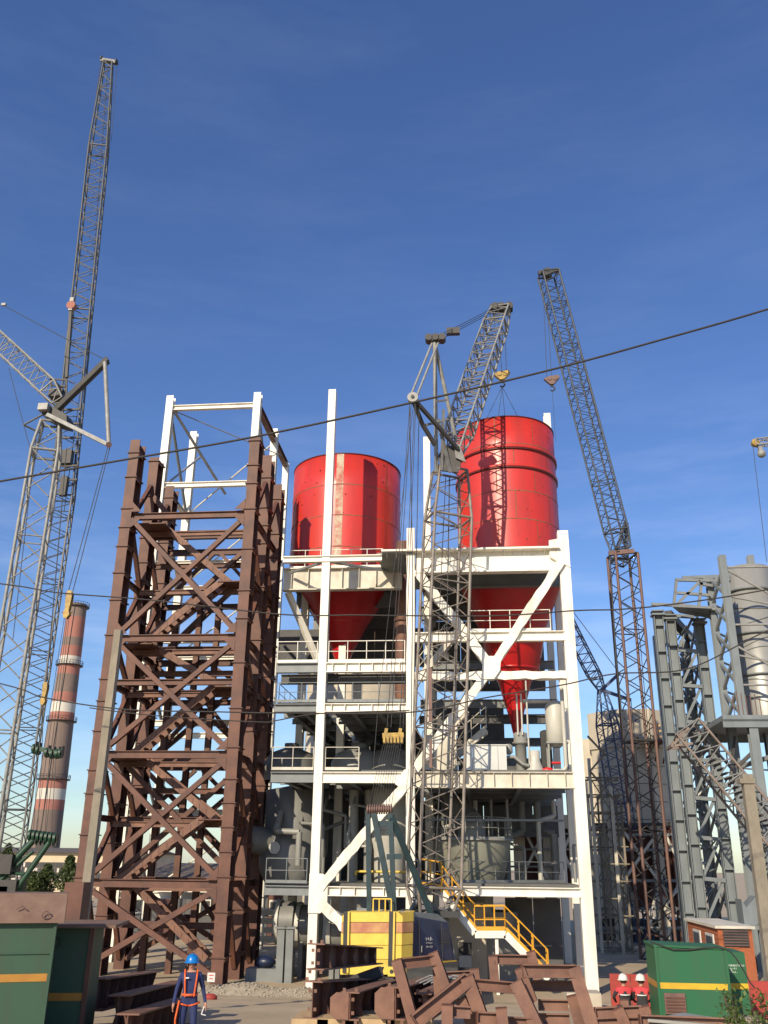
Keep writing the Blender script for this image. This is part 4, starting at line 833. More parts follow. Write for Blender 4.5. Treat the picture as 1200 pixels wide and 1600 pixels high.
for k in range(14):
    px = rr.uniform(1005, 1062); py = rr.uniform(1400, 1470); d = rr.uniform(-25, 25)
    MB().bar(P(px, py, y-1.5), P(px+d, py+rr.uniform(-50, 10), y-1.2), .12).build('loose_strut', rr.choice(('brown', 'cream', 'hopper', 'dark')), r_)
# scaffold
y = 66; r_ = thing('scaffold', (P(955, 1480, y).x, y, 0), 'grey scaffold tower standing right of the white building', 'scaffold')
for k, px in enumerate((930, 946, 962, 976)):
    for dy in (0, 2.2):
        x = P(px, 1330, y).x; MB().bar((x, y+dy, 0), (x, y+dy, P(px, 1185+k*22 if dy == 0 else 1240, y).z), .13 if k % 2 else .2).build('standard', 'concpole' if k % 2 else 'cream', r_)
m = MB(); lv = [P(950, py, y).z for py in range(1215, 1500, 27)]; xa, xb = P(930, 1330, y).x, P(976, 1330, y).x
for i, z in enumerate(lv):
    for dy in (0, 2.2): m.tube((xa-.3, y+dy, z), (xb+.3, y+dy, z), .055, n=5)
    for k in range(4): x = xa+(xb-xa)*k/3; m.tube((x, y, z), (x, y+2.2, z), .05, n=5)
    if i < len(lv)-1:
        for k in range(3):
            x, x2 = xa+(xb-xa)*k/3, xa+(xb-xa)*(k+1)/3
            if (i+k) % 2: x, x2 = x2, x
            m.tube((x, y, z), (x2, y, lv[i+1]), .045, n=5)
m.build('ledgers', 'concpole', r_, kind='stuff')
for a, b in (((918, 1150), (948, 1182)), ((945, 1178), (922, 1205)), ((922, 1205), (960, 1250))): MB().bar(P(*a, y-.5), P(*b, y-.5), .13).build('top_arm', 'concpole', r_)

# ------------------------------------------------------------------ grey pylon with paired box legs
y = 60; r_ = thing('grey_pylon', (P(1090, 1460, y).x, y, 0), 'grey steel pylon with paired box legs and dense lacing', 'tower')
zt = P(1060, 962, y).z
xl = [P(1047, 1150, y).x, P(1066, 1150, y).x, P(1114, 1150, y).x]
yl = [y, y, y+.2]
for k, x in enumerate(xl):
    for dy in ((0,) if k == 0 else (0, 4.5)):
        c = MB().ib((x, yl[k]+dy, 0), (x, yl[k]+dy, zt-.3*k), .5, .62, .05, (1, 0, 0)).build('leg', 'greyst', r_)
        z = 1.0
        while z < zt-.5: MB().box((x, yl[k]+dy-.16, z+.35*k), (.52, .28, .06)).build('stiffener', 'greyst', c); z += 1.75
    MB().box((x, y, zt+.05-.3*k), (.85, .8, .12)).box((x, y, zt+.3-.3*k), (.8, .7, .08)).build('cap_plate', 'greyst', r_)
n = 9
for k in range(n):
    za, zb = zt*k/n, zt*(k+1)/n
    for dy in (0, 4.5):
        MB().bar((xl[1]+.3, y+dy, zb), (xl[2]-.3, y+dy, zb-.1), .2, .22).build('tie_beam', 'greyst', r_)
        if k % 2 or dy == 0: MB().bar((xl[1]+.3, y+dy+.1, za), (xl[2]-.3, y+dy+.1, zb), .16, .16).build('brace', 'greyst', r_)
        if dy: MB().bar((xl[2]-.3, y+dy, za), (xl[1]+.3, y+dy, zb), .16, .16).build('brace', 'greyst', r_)
    for x in xl[1:]: MB().bar((x, y+.3, za), (x, y+4.2, zb), .14).bar((x, y+4.2, za), (x, y+.3, zb), .14).build('brace', 'greyst', r_)
rr = random.Random(4)
for k in range(70):                                   # inner stairs and pipework inside the pylon
    z = rr.uniform(1, zt-1); x = rr.uniform(xl[1]+.3, xl[2]-.3); x2 = min(xl[2]-.3, max(xl[1]+.3, x+rr.uniform(-1.3, 1.3)))
    MB().tube((x, y+rr.uniform(.8, 4), z), (x2, y+rr.uniform(.8, 4), z+rr.uniform(-.8, 1.4)), rr.choice((.05, .07, .1)), n=6).build('inner_strut', rr.choice(('greyst', 'grey', 'duct')), r_)
MB().bar((xl[1], y+.3, zt+.2), (xl[2]+.4, y+4.5, zt-.5), .5, .5).build('cap_beam', 'cranedark', r_)

# ------------------------------------------------------------------ grey duct tower on the right
y = 57; r_ = thing('duct_tower', (P(1180, 1480, y).x, y, 0), 'grey braced steel tower around a large metal duct', 'tower')
W = lambda x, yy, dy=0: P(x, yy, y+dy)
def vcol(px, py, ytop, dy, w_=.42, zb=0, mt='greyst'):
    x = P(px, py, y+dy).x; zt = P(px, ytop, y+dy).z; return MB().ib((x, y+dy, zb), (x, y+dy, zt), w_, w_, .04, (0, 1, 0)).build('column', mt, r_), x, zt
zd = W(1165, 1128).z
c1, x1, t1 = vcol(1121, 1010, 903, 0, zb=zd); c2, x2, t2 = vcol(1146, 1010, 868, -2.2, zb=zd); vcol(1192, 1010, 868, 5, zb=zd)
for i in range(5):
    za, zb = zd+(t1-zd)*i/5, zd+(t1-zd)*(i+1)/5
    MB().bar((x1, y, za), (x2, y-2.2, zb), .16).build('brace', 'grey', r_)
    MB().bar((x1, y, zb), (x2, y-2.2, za), .18).build('brace', 'greyst', r_); MB().bar((x1+.2, y, zb), (x1+1.6, y+2, zb), .1).build('arm', 'grey', r_)
    MB().tube((x2, y-2.2, zb), (x2+4, y-2.2, zb-.9 if i % 2 else zb), .07).build('guy_strut', 'cranep', r_)
MB().tube((x2, y-2.2, t1), (x2+5, y-2.2, t1-3.4), .08).tube((x2, y-2.2, zd+4.3), (x2+5, y-2.2, zd+.9), .08).build('guy_strut', 'cranep', r_)
# gallery frame at the top
for a, b in (((1055, 906), (1130, 908)), ((1052, 944), (1150, 956)), ((1057, 906), (1053, 945)), ((1096, 910), (1092, 947)), ((1058, 944), (1094, 908)), ((1092, 912), (1130, 918)), ((1053, 926), (1110, 930)), ((1018, 944), (1060, 946))): MB().bar(W(*a, -.5), W(*b, -.5), .17).build('gallery_member', 'grey', r_)
for a, b in (((1066, 903), (1140, 900)), ((1060, 950), (1112, 965)), ((1098, 906), (1140, 905))): MB().bar(W(*a, 1.5), W(*b, 1.5), .2).build('gallery_member', 'greyst', r_)
MB().prism([W(1050, 948, -.7), W(1112, 951, -.7), W(1120, 968, 2.5), W(1062, 958, 2.5)], (0, 0, .15)).build('gallery_floor', 'grey', r_)
# deck and lower columns
a, b = W(1131, 1142, -2.6), W(1250, 1118, -2.6); MB().box(((a.x+b.x)/2, y+.8, zd-.15), (b.x-a.x, 7, .3)).build('deck', 'greyst', r_)
for dy in (-2.6, 4.2): MB().ib((a.x, y+dy, zd-.45), (b.x, y+dy, zd-.45), .3, .5, .04).build('deck_beam', 'greyst', r_)
for px, dy in ((1147, 0), (1181, -2.4), (1205, 3)):
    c, x, t = vcol(px+7, 1230, 1136, dy, .5)
xx = [P(1154, 1230, y).x, P(1188, 1230, y-2.4).x]
zz = [P(1165, py, y).z for py in (1200, 1262, 1325, 1380, 1440)]
for i, z in enumerate(zz):
    MB().bar((xx[0], y, z), (xx[1]+2.5, y-2.4, z+.9), .26, .24).build('tie_beam', 'grey', r_); MB().tube((xx[0], y, z), (xx[1]+3, y+2, z), .05).build('pipe_rail', 'grey', r_)
MB().bar(W(1150, 1200, -1), W(1182, 1170, -1.5), .2).bar(W(1148, 1150, -1), W(1140, 1230, -1), .14).build('brace', 'cranedark', r_)
c = W(1181, 1000, 2.2); dz = lambda py: P(1178, py, y+.7).z
MB().lathe((c.x, c.y, 0), [(1.45, zd), (1.45, dz(880)), (1.40, dz(880)), (1.40, dz(900))], 64).build('duct_shell', 'duct', r_)
for py in (918, 987, 1052): MB().lathe((c.x, c.y, dz(py)), [(1.46, .1), (1.62, .07), (1.62, -.03), (1.46, -.06)], 64).build('duct_flange', 'grey', r_)
for k, py in enumerate((935, 958, 1000, 1020, 1070, 1092, 1115)):       # helical stiffeners
    m = MB(); zb = dz(py)
    m.path([V((c.x+1.47*math.cos(t), c.y+1.47*math.sin(t), zb+.55*math.sin(t*1.0+k)-.1)) for t in [-math.pi+i*math.pi/14 for i in range(15)]], .035, 5).build('duct_rib', 'grey', r_)
for i in range(7): q = W(1148+i*7, 1118, -2.4); MB().tube(q, q+Z1*rr.uniform(.6, 1.4), .03, n=5).build('rebar', 'cranerust', r_)
MB().prism([P(x, yy, y-6) for x, yy in ((1158, 1405), (1166, 1418), (1182, 1400), (1184, 1445), (1164, 1448))], (0, 1.2, 0)).build('chute', 'greyst', r_)
MB().box((P(1180, 1448, y-6).x, y-5.4, P(1180, 1449, y-6).z), (2.6, 1.6, .2)).build('chute_platform', 'grey', r_)
for px in (1170, 1190): q = P(px, 1452, y-6); MB().bar((q.x, y-5.8, 0), (q.x, y-5.8, q.z), .24).build('chute_leg', 'greyst', r_)
# conveyor gallery truss
y = 52; a, b = P(1072, 1140, y), P(1215, 1312, y-1); r_ = thing('conveyor_gallery', (b.x, y, b.z-3), 'rusty grey conveyor truss sloping down past the pylon', 'conveyor')
lattice(r_, [(a, 1.5, 1.5), (b, 1.5, 1.5)], V((0, 1, 0)), 8, .07, .04, 'conv', 'craneg')
for p in ((1046, 1168),):
    q = P(*p, y)
    for dy in (-.7, .7): MB().bar(q+Y1*dy, P(1072, 1140, y)+Y1*dy, .12).bar(q+Y1*dy, P(1078, 1164, y)+Y1*dy, .12).bar(P(1062, 1152, y)+Y1*dy, P(1068, 1165, y)+Y1*dy, .1).build('nose_member', 'conv', r_)
    MB().bar(q-Y1*.8, q+Y1*.8, .14).build('nose_beam', 'conv', r_)
for k in range(24): q = a.lerp(b, (k+.5)/24)+Z1*.1; MB().tube(q-Y1*.6, q+Y1*.6, .07, n=6).build('idler_roller', 'cranedark', r_)
q = P(1215, 1312, y-1); MB().bar((q.x, q.y, 0), (q.x, q.y, q.z), .3).build('trestle_leg', 'greyst', r_)
# brick hut
y = 40; a, b = P(1122, 1462, y), P(1176, 1460, y); zt = P(1140, 1451, y).z; dp = 5.6
r_ = thing('brick_hut', ((a.x+b.x)/2, y+2.8, 0), 'small orange brick hut behind the green container', 'hut')
MB().box(((a.x+b.x)/2, y+dp/2, zt/2), (b.x-a.x-.02, dp-.02, zt)).build('wall', 'brick', r_)
m = MB()
for k in range(int((zt-.1)/.16)):
    z = .15+.16*k; o = .13*(k % 2)
    for i in range(int((b.x-a.x-.3)/.26)): m.box((a.x+.14+o+.26*i, y, z), (.245, .024, .145))
    for i in range(int((dp-.3)/.26)): m.box((a.x, y+.14+o+.26*i, z), (.024, .245, .145))
m.build('brick_courses', 'brick', r_, kind='stuff')
MB().box(((a.x+b.x)/2, y+dp/2, zt+.05), (b.x-a.x+.2, dp+.2, .1)).build('roof_slab', 'cream', r_)
for yy in (y+1.3, y+3.6): n = MB().box((a.x-.03, yy, zt-.65), (.06, 1.3, .8)).build('window', 'panel', r_); MB().box((a.x-.07, yy, zt-.65), (.02, 1.05, .6)).build('pane', 'pane', n)
q = P(1150, 1466, y-.03); n = MB().box(q, (.95, .05, .6)).build('window', 'dark', r_)
for k in range(6): MB().bar(q+V((-.47, -.05, -.25+k*.1)), q+V((.47, -.05, -.25+k*.1)), .03).build('grille_bar', 'cranerust', n)
MB().box((P(1187, 1520, 34).x, 34, gz(34)+.6), (1.4, .15, 1.2)).box((P(1187, 1520, 34).x, 33.9, gz(34)+.2), (1.5, .1, .1)).build('red_gate', 'redsheet', label='red steel sheet barrier behind the green container', cat='barrier')
# ------------------------------------------------------------------ dark hall added as a backdrop to darken the gaps behind the towers
y = 70; a, b = P(160, 1430, y), P(640, 1430, y); zt = P(300, 1385, y).z; r_ = thing('backdrop_hall', ((a.x+b.x)/2, y+5, 0), 'low dark clad hall added as a dark backdrop behind the feet of the towers', 'building')
n = 22; wp = (b.x-a.x)/n
for i in range(n): MB().box((a.x+wp*(i+.5), y+(.04 if i % 2 else 0), zt/2), (wp-.04, .12, zt)).build('dark_backing_panel', 'darkwall' if i % 4 else 'hopper', r_)
MB().prism([(a.x-.3, y-.4, zt), (a.x-.3, y+6, zt+1.6), (a.x-.3, y+12, zt)], (b.x-a.x+.6, 0, 0)).build('roof', 'roof', r_)
MB().box(((a.x+b.x)/2, y+11.8, zt/2), (b.x-a.x, .15, zt)).build('rear_wall', 'darkwall', r_)
for i in range(2, n, 5): w_ = MB().box((a.x+wp*(i+.5), y-.1, zt*.62), (wp*.8, .08, zt*.3)).build('window', 'cream', r_); MB().box((a.x+wp*(i+.5), y-.15, zt*.62), (wp*.64, .03, zt*.22)).build('pane', 'pane', w_)
for i in range(4):
    q = P(414, 1425+i*14, 60); MB().box((q.x, 60, q.z), (1.7, .3, .32)).build('crate_board', 'cream', label=('topmost cream board of the rack behind the ground floor drums', 'second cream board of the rack behind the drums', 'third cream board of the rack behind the drums', 'lowest cream board of the rack behind the drums')[i], cat='board', group='boards of the rack')
# ------------------------------------------------------------------ left background: factory, poplars, chimney
y = 150; a, b = P(-60, 1330, y), P(215, 1330, y); zf = lambda py: P(60, py, y).z
r_ = thing('factory_hall', ((a.x+b.x)/2, y+10, 0), 'long cream factory hall with dark roof and window bands', 'building')
zt = zf(1332)
MB().box(((a.x+b.x)/2, y+10, zt/2), (b.x-a.x, 20, zt)).build('wall', 'factory', r_)
MB().prism([(a.x-.5, y-.8, zt), (a.x-.5, y+10, zf(1319)-.4), (a.x-.5, y+20.8, zt)], (b.x-a.x+1, 0, 0)).build('roof', 'roof', r_)
for row, (p0, p1) in enumerate(((1347, 1372),)):
    n = 22
    for i in range(n):
        x = a.x+(b.x-a.x)*(i+.5)/n; w_ = MB().box((x, y-.03, (zf(p0)+zf(p1))/2), ((b.x-a.x)/n*.94, .1, zf(p0)-zf(p1))).build('window', 'roof', r_)
        rr2 = random.Random(i)
        for k in range(3):
            for j in range(3): MB().box((x+(k-1)*(b.x-a.x)/n*.3, y-.1, zf(p1)+(zf(p0)-zf(p1))*(j+.5)/3), ((b.x-a.x)/n*.25, .05, (zf(p0)-zf(p1))*.26)).build('pane', 'chimwhite' if rr2.random() < .14 else 'pane', w_)
MB().box(((a.x+b.x)/2, y-.1, zf(1374)), (b.x-a.x, .3, .25)).build('sill_band', 'chimwhite', r_)
def poplar(px, ytop, Y, wd, label, sd):
    q = P(px, 1390, Y); zt = P(px, ytop, Y).z; rr = random.Random(sd); r_ = thing('poplar_tree', (q.x, Y, 0), label, 'tree')
    MB().tube((q.x, Y, 0), (q.x, Y, zt*.9), .22, .05, 8).build('trunk', 'bark', r_); m = MB()
    for k in range(3200):
        t = rr.random()**.8; z = 1.0+(zt-1.0)*t; a = rr.uniform(0, 6.283)
        prof = wd*min(1, .55+t*1.6)*math.sqrt(max(0, 1-t**3))*(.75+.35*math.sin(z*1.9+a*2+sd)); rad = prof*math.sqrt(rr.random())
        c = V((q.x+rad*math.cos(a), Y+rad*math.sin(a), z)); s = rr.uniform(.10, .24)
        n1 = V((rr.uniform(-1, 1), rr.uniform(-1, 1), rr.uniform(-1, 1))).normalized(); n2 = n1.cross(V((.3, .5, .8))).normalized()
        m.add([c-n1*s, c+n2*s*.6, c+n1*s, c-n2*s*.6], [(0, 1, 2, 3)])
    m.build('crown', 'leaf', r_)
poplar(104, 1337, 112, 1.5, 'single slender poplar in front of the factory hall', 1); poplar(70, 1350, 116, 1.6, 'twin topped poplar below the striped chimney', 2)
poplar(50, 1362, 114, 1.5, 'short poplar beside the twin topped one', 3); poplar(3, 1318, 118, 1.4, 'tall poplar behind the pale crane mast', 4)
y = 175; r_ = None
xq = P(97, 1120, y).x; ch = thing('chimney', (xq, y, 0), 'tall red and white banded brick chimney leaning in view behind the cranes', 'chimney')
ch = bpy.data.objects[ch]; ch['label'] = 'tall brick chimney with red and white bands behind the cranes'; ch = ch.name
zp = lambda py: P(97, py, y).z
bands = [(945, 'chimbrick'), (966, 'chimred'), (984, 'chimred'), (998, 'chimbrick'), (1011, 'chimred'), (1027, 'chimwhite'), (1041, 'chimred'), (1055, 'chimbrick'), (1083, 'chimred'), (1098, 'chimwhite'), (1114, 'chimred'), (1128, 'chimbrick'), (1219, 'chimred'), (1233, 'chimwhite'), (1250, 'chimred'), (1266, 'chimbrick'), (1440, None)]
def cr_(z): t = z/zp(945); return 3.1-1.25*t
for (p0, mt), (p1, _) in zip(bands, bands[1:]):
    z0, z1_ = max(0, zp(p1)), zp(p0); MB().lathe((xq, y, 0), [(cr_(z0), z0), (cr_(z1_), z1_)], 40).build('band', mt, ch)
MB().lathe((xq, y, 0), [(cr_(zp(945)), zp(945)), (cr_(zp(945))*.8, zp(945)), (cr_(zp(945))*.8, zp(990))], 40).build('rim', 'chimwhite', ch)
for py in (950, 1041, 1128, 1219):
    z = zp(py); r1 = cr_(z); n = MB().lathe((xq, y, z), [(r1, 0), (r1+.55, .05), (r1+.55, .15), (r1, .2)], 40).build('gallery', 'cranedark', ch)
    m = MB()
    for k in range(28): a = 6.283*k/28; q = V((xq+(r1+.5)*math.cos(a), y+(r1+.5)*math.sin(a), z)); m.tube(q, q+Z1*.9, .04, n=4)
    m.lathe((xq, y, z+.9), [(r1+.47, 0), (r1+.53, 0), (r1+.53, .06), (r1+.47, .06)], 28); m.build('gallery_rail', 'cranedark', n)
for px in (72,): MB().tube((xq+.3, y-3.2, 0), (xq+.3, y-1.95, zp(950)), .06).build('ladder', 'cranedark', ch)
# ------------------------------------------------------------------ poles and cables
y = 27.5; q = P(158, 1210, y); zt = P(183, 985, y).z; zb = gz(y)
MB().sec((q.x, y, zb-.1), (q.x, y, zt), [(-.13, -.13), (.13, -.13), (.13, .13), (-.13, .13)], (0, 1, 0), scale=.85).build('concrete_pole', 'concpole', label='square concrete pole in front of the brown tower', cat='pole')
y = 36; q = P(1182, 1330, y); zt = P(1174, 1210, y).z
n = MB().sec((q.x, y, gz(y)-.1), (q.x, y, zt), [(-.22, -.2), (.22, -.2), (.22, .2), (-.22, .2)], (0, 1, 0), scale=.85).build('concrete_pole', 'concpole', label='grey brown concrete pole in front of the grey duct tower', cat='pole')
MB().box((q.x-.05, y, zt-.25), (.55, .46, .18)).build('cap_band', 'concpole', n)
def cable(pts, Y, r, label, sag=0):
    ps = [P(px, py, Y if not hasattr(Y, '__len__') else Y[0]+(Y[1]-Y[0])*i/(len(pts)-1)) for i, (px, py) in enumerate(pts)]
    out = []
    for i in range(len(ps)-1):
        p0, p1, p2, p3 = ps[max(i-1, 0)], ps[i], ps[i+1], ps[min(i+2, len(ps)-1)]
        for k in range(8):
            t = k/8; out.append(.5*((2*p1)+(p2-p0)*t+(2*p0-5*p1+4*p2-p3)*t*t+(3*p1-p0-3*p2+p3)*t**3))
    out.append(ps[-1]); MB().path(out, r, 6).build('overhead_cable', 'cable', label=label, cat='cable')
cable([(-500, 838), (0, 752), (185, 720), (400, 682), (640, 630), (860, 578), (1040, 529), (1200, 483), (1500, 390)], 18, .024, 'thick cable crossing the sky in front of both cranes')
cable([(-300, 880), (0, 912), (90, 926), (240, 938), (440, 960), (560, 961), (640, 962), (780, 962), (900, 954), (970, 952), (1060, 943), (1200, 921), (1500, 860)], 22, .018, 'thin wavy cable crossing below the silo cones')
cable([(-300, 1000), (0, 1068), (70, 1090), (190, 1108), (330, 1112), (440, 1114), (640, 1113), (760, 1090), (880, 1070), (960, 1053), (1070, 1046), (1160, 1005), (1200, 985), (1500, 850)], 23, .018, 'cable crossing the tower at mid height and rising right')
cable([(140, 1106), (240, 1118), (400, 1128), (430, 1126), (500, 1115), (640, 1110)], 24, .016, 'short slack cable between tower and white building')
# ------------------------------------------------------------------ containers
def boxc(x0, x1, y0, y1, z0, z1, root, mt, nm='body'): return MB().box(((x0+x1)/2, (y0+y1)/2, (z0+z1)/2), (x1-x0, y1-y0, z1-z0)).build(nm, mt, root)
y = 20.2; xr = P(79, 1520, y).x; zt = P(79, 1438, y).z; r_ = thing('site_container', (xr, y, gz(y)), 'weathered green container with rusty upright rim and ochre stripe', 'container')
b_ = boxc(xr-3.2, xr, y, y+1.3, gz(y), zt, r_, 'greend')
MB().box((xr-1.6, y-.006, P(76, 1527, y).z), (3.2, .012, .145)).build('stripe', 'stripeo', b_)
MB().box((xr-1.6, y-.015, P(79, 1489, y).z), (3.2, .03, .025)).build('seam', 'greend', b_); MB().bar((xr-.03, y-.02, gz(y)), (xr-.03, y-.02, zt), .06, .05, (0, 1, 0)).build('corner_post', 'greend', b_)
zl_ = P(90, 1396, y+.1).z; xo = .14
MB().prism([(xr-3.4, y-.15, zt-.04), (xr-3.4, y+.12, zl_), (xr-3.4, y+1.25, zl_), (xr-3.4, y+1.35, zt-.04)], (xo+3.4, 0, 0)).build('lid', 'lidrust', r_)
q = V((xr-.25, y-.14, zt+.12)); m = MB(); m.path([q+V((.07*math.cos(a), -.02, .07*math.sin(a))) for a in [k*.6 for k in range(11)]], .013, 6); m.build('lifting_ring', 'cranerust', r_)
q = V((xr-.75, y-.10, zt+.22)); MB().path([q+V((-.1, 0, 0)), q+V((0, 0, .07)), q+V((.1, 0, 0))], .012, 6).build('lid_handle', 'cranerust', r_)
bpy.data.objects[r_].rotation_euler.z = R(23)
y = 22.3; x1 = P(138, 1500, y).x; x0 = x1-2.0; zt = P(120, 1450, y).z; r_ = thing('site_container', (x1, y, gz(y)), 'narrow green container with flat rusty lid next to the weathered one', 'container')
b_ = boxc(x0, x1, y, y+1.7, gz(y), zt, r_, 'greend'); MB().box(((x0+x1)/2, y-.006, P(110, 1557, y).z), (x1-x0, .012, .16)).build('stripe', 'stripeo', b_)
MB().box(((x0+x1)/2+.2, y+.8, zt+.05), (x1-x0+.75, 2.1, .07)).build('lid', 'lidrust', r_); MB().bar((x1+.02, y-.02, gz(y)), (x1+.02, y-.02, zt), .1, .08, (0, 1, 0)).build('corner_post', 'brown', r_)
q = V((x1-.75, y-.03, zt-.3)); MB().path([q+V((.1*math.cos(a), -.03, .1*math.sin(a))) for a in [k*.6 for k in range(11)]], .013, 6).build('lifting_ring', 'cranedark', r_)
bpy.data.objects[r_].rotation_euler.z = R(12)
m = MB().box((P(112, 1425, 24).x, 24.2, zt+.5), (.5, .5, .9)).build('brown_crate', 'brown', label='brown steel crate standing behind the rusty container rim', cat='crate')
y = 28; x0, x1 = P(1027, 1530, y).x, P(1139, 1530, y).x; zt = P(1080, 1480, y).z; zb = gz(y)
r_ = thing('site_container', ((x0+x1)/2, y+.7, zb), 'bright green container with yellow stripe beside two seated workers', 'container')
b_ = boxc(x0, x1, y, y+1.5, zb, zt, r_, 'green')
MB().box(((x0+x1)/2, y-.006, P(1080, 1541, y).z), (x1-x0, .012, .15)).build('stripe', 'stripe', b_); MB().box((x0-.006, y+.75, P(1080, 1541, y).z), (.012, 1.5, .15)).build('stripe', 'stripeo', b_)
for x in (x0+.02, x1-.02): MB().bar((x, y-.015, zb), (x, y-.015, zt), .07, .04, (0, 1, 0)).build('corner_post', 'green', b_)
MB().prism([(x0-.04, y-.04, zt), (x1+.04, y-.04, zt-.05), (x1+.04, y+1.55, zt-.05), (x0-.04, y+1.55, zt)], (0, 0, .05)).build('lid', 'green', r_)
q = P(1055, 1568, y-.04); n = MB().box(q, (.55, .06, .5)).build('vent', 'cranerust', r_)
for k in range(5): MB().box(q+V((0, -.04, -.18+.08*k)), (.5, .03, .04)).build('vent_slat', 'brown', n)
m = MB(); m.path([P(px, py, y-.05) for px, py in ((1012, 1462), (1018, 1472), (1035, 1478), (1052, 1484), (1075, 1484), (1100, 1481), (1120, 1480), (1138, 1484), (1150, 1497), (1164, 1520), (1172, 1535), (1180, 1545))], .02, 6); m.build('black_hose', 'cable', label='black hose draped over the bright green container', cat='hose')
y = 29.8; x2, x3 = P(1130, 1530, y).x, P(1168, 1530, y).x; zt2 = P(1150, 1488, y).z
r2 = thing('site_container', ((x2+x3)/2, y+.7, gz(y)), 'smaller green container with white lettering behind the bright one', 'container')
b2 = boxc(x2, x3, y, y+1.5, gz(y), zt2, r2, 'green'); MB().box(((x2+x3)/2, y-.006, P(1150, 1541, y).z), (x3-x2, .012, .15)).build('stripe', 'stripe', b2)
for i, (px1, py) in enumerate(((1151, 1514.5), (1145, 1517.3), (1152, 1520.3))): worn_marks(P(1139.5, py, y)-Y1*.012, P(px1, py, y)-Y1*.012, .05, 'letter', b2, 10+i)
text('7ИМЕНТАЛ.Я', P(1138, 1510, y)-Y1*.012, P(1166, 1510.3, y)-Y1*.012, .070, 'letter', b2)

# ------------------------------------------------------------------ plate girders in the foreground
def girder(n0, n1, Y0, f0, Y1_, h, fw_, label, plates=0, group=None, cleats=True, stiff=5, octo=False, taper=1):
    """n0/n1: near-end pixel of top of web, f0: far-end pixel of the same edge"""
    a, b = P(*n0, Y0), P(*f0, Y1_); z0 = a.z
    r_ = thing('steel_girder', V((a.x, a.y, a.z-h)), label, 'girder', group)
    d = (b-a).normalized(); s = d.cross(Z1).normalized()
    n = MB().prism([a+s*.012, b+s*.012, b+s*.012-Z1*h*taper, a+s*.012-Z1*h], s*-.024).build('web', 'brown', r_)
    for p0, p1 in ((a, b), (a-Z1*h, b-Z1*h*taper)):
        f = MB().bar(p0, p1, fw_, .035).build('flange', 'brownlt', r_)
        if cleats:
            for sgn in (-.32, .32):
                c = p0+s*(sgn*fw_)+d*.02+Z1*(.055 if p0 is a else -.055); MB().box(c, (.075, .02, .08)).build('cleat', 'brownlt', f)
    for k in range(stiff):
        t = (k+.6)/(stiff+.3); c = a.lerp(b, t); hh = h*(1+(taper-1)*t)
        for sg in (1, -1): MB().prism([c+s*.012*sg-Z1*.02, c+s*fw_*.48*sg-Z1*.02, c+s*fw_*.30*sg-Z1*hh*.55, c+s*fw_*.48*sg-Z1*(hh-.03), c+s*.012*sg-Z1*(hh-.03)], d*.02).build('stiffener', 'brown', n)
    if cleats:
        for sg in (1, -1):
            for zz_ in (.25, .75): MB().box(a+s*.075*sg-Z1*h*zz_-d*.005, (.07, .02, .075)).build('cleat', 'brownlt', n)
    if octo:
        c = a-s*(fw_*.55)-Z1*h*.5-d*.03; w2, h2 = fw_*.5, h*.5
        MB().prism([c+s*x*w2+Z1*z*h2 for x, z in ((-1, -.55), (-.45, -1), (1, -1), (1, 1), (-.35, 1), (-1, .6))], d*.025).build('end_plate', 'brownlt', r_)
    return r_
girder((494, 1475), 0, 25.0, (588, 1481), 31, .58, .46, 'brown girder on top of the stack, with angled stiffeners', taper=.75)
girder((489, 1534), 0, 24.6, (590, 1528), 31, .80, .50, 'brown girder at the bottom left of the stack')
girder((547, 1551), 0, 24.3, (610, 1531), 30, .58, .46, 'brown girder with pale top flange and notched end plate', octo=True)
girder((618, 1543), 0, 24.3, (668, 1528), 30, .68, .48, 'brown girder with octagonal end plate behind the tilted frame', octo=True)
girder((661, 1553), 0, 24.8, (705, 1532), 30, .55, .42, 'brown girder with small cleats next to the tilted frames', stiff=3)
girder((186, 1556), 0, 23.0, (281, 1533), 31, .75, .5, 'long brown girder lying on the ground beside the walking man', cleats=False, stiff=9)
girder((150, 1530), 0, 24.5, (240, 1518), 32, .7, .5, 'brown girder lying behind the long one by the container', cleats=False, stiff=7)
girder((200, 1585), 0, 21.5, (286, 1560), 27, .6, .5, 'lower dark girder along the path of the walking man', cleats=False, stiff=6)
q = P(585, 1508, 30.5); MB().prism([P(x, yy, 29.5) for x, yy in ((535, 1540), (585, 1518), (598, 1516), (593, 1530), (545, 1548))], (0, .5, .05)).prism([P(x, yy, 29.4) for x, yy in ((548, 1525), (590, 1510), (595, 1526), (556, 1545))], (.1, .06, 0)).build('steel_plate', 'dark', label='dark bent steel plates leaning between the stacked girders', cat='plate')
for i, (px, w_) in enumerate(((487, .9), (530, 1.0), (580, 1.2), (640, 1.1))):
    q = P(px, 1597, 24.8); MB().box((q.x, 25.2, (gz(25)+P(px, 1590, 24.6).z)/2-.03), (w_, 1.4, P(px, 1590, 24.6).z-gz(25)+.02)).build('timber_block', 'timber', label=('timber block under the bottom left girder', 'timber block under the pale flanged girder', 'wide timber block between the girder ends', 'timber block under the tilted frame')[i], cat='timber')
q = P(712, 1575, 24.8); 
for i, (x, yy, l) in enumerate(((676, 1545, .0),)):
    m = MB()
    for k in range(7): a = P(650+k*6, 1534+k % 3*2, 25.5); m.path([a, a+V((.35, .3, .12)), a+V((.8, .4, .05))], .018, 5)
    m.build('rebar_bundle', 'cranep', label='bundle of pale bent rods on the girders', cat='rods')
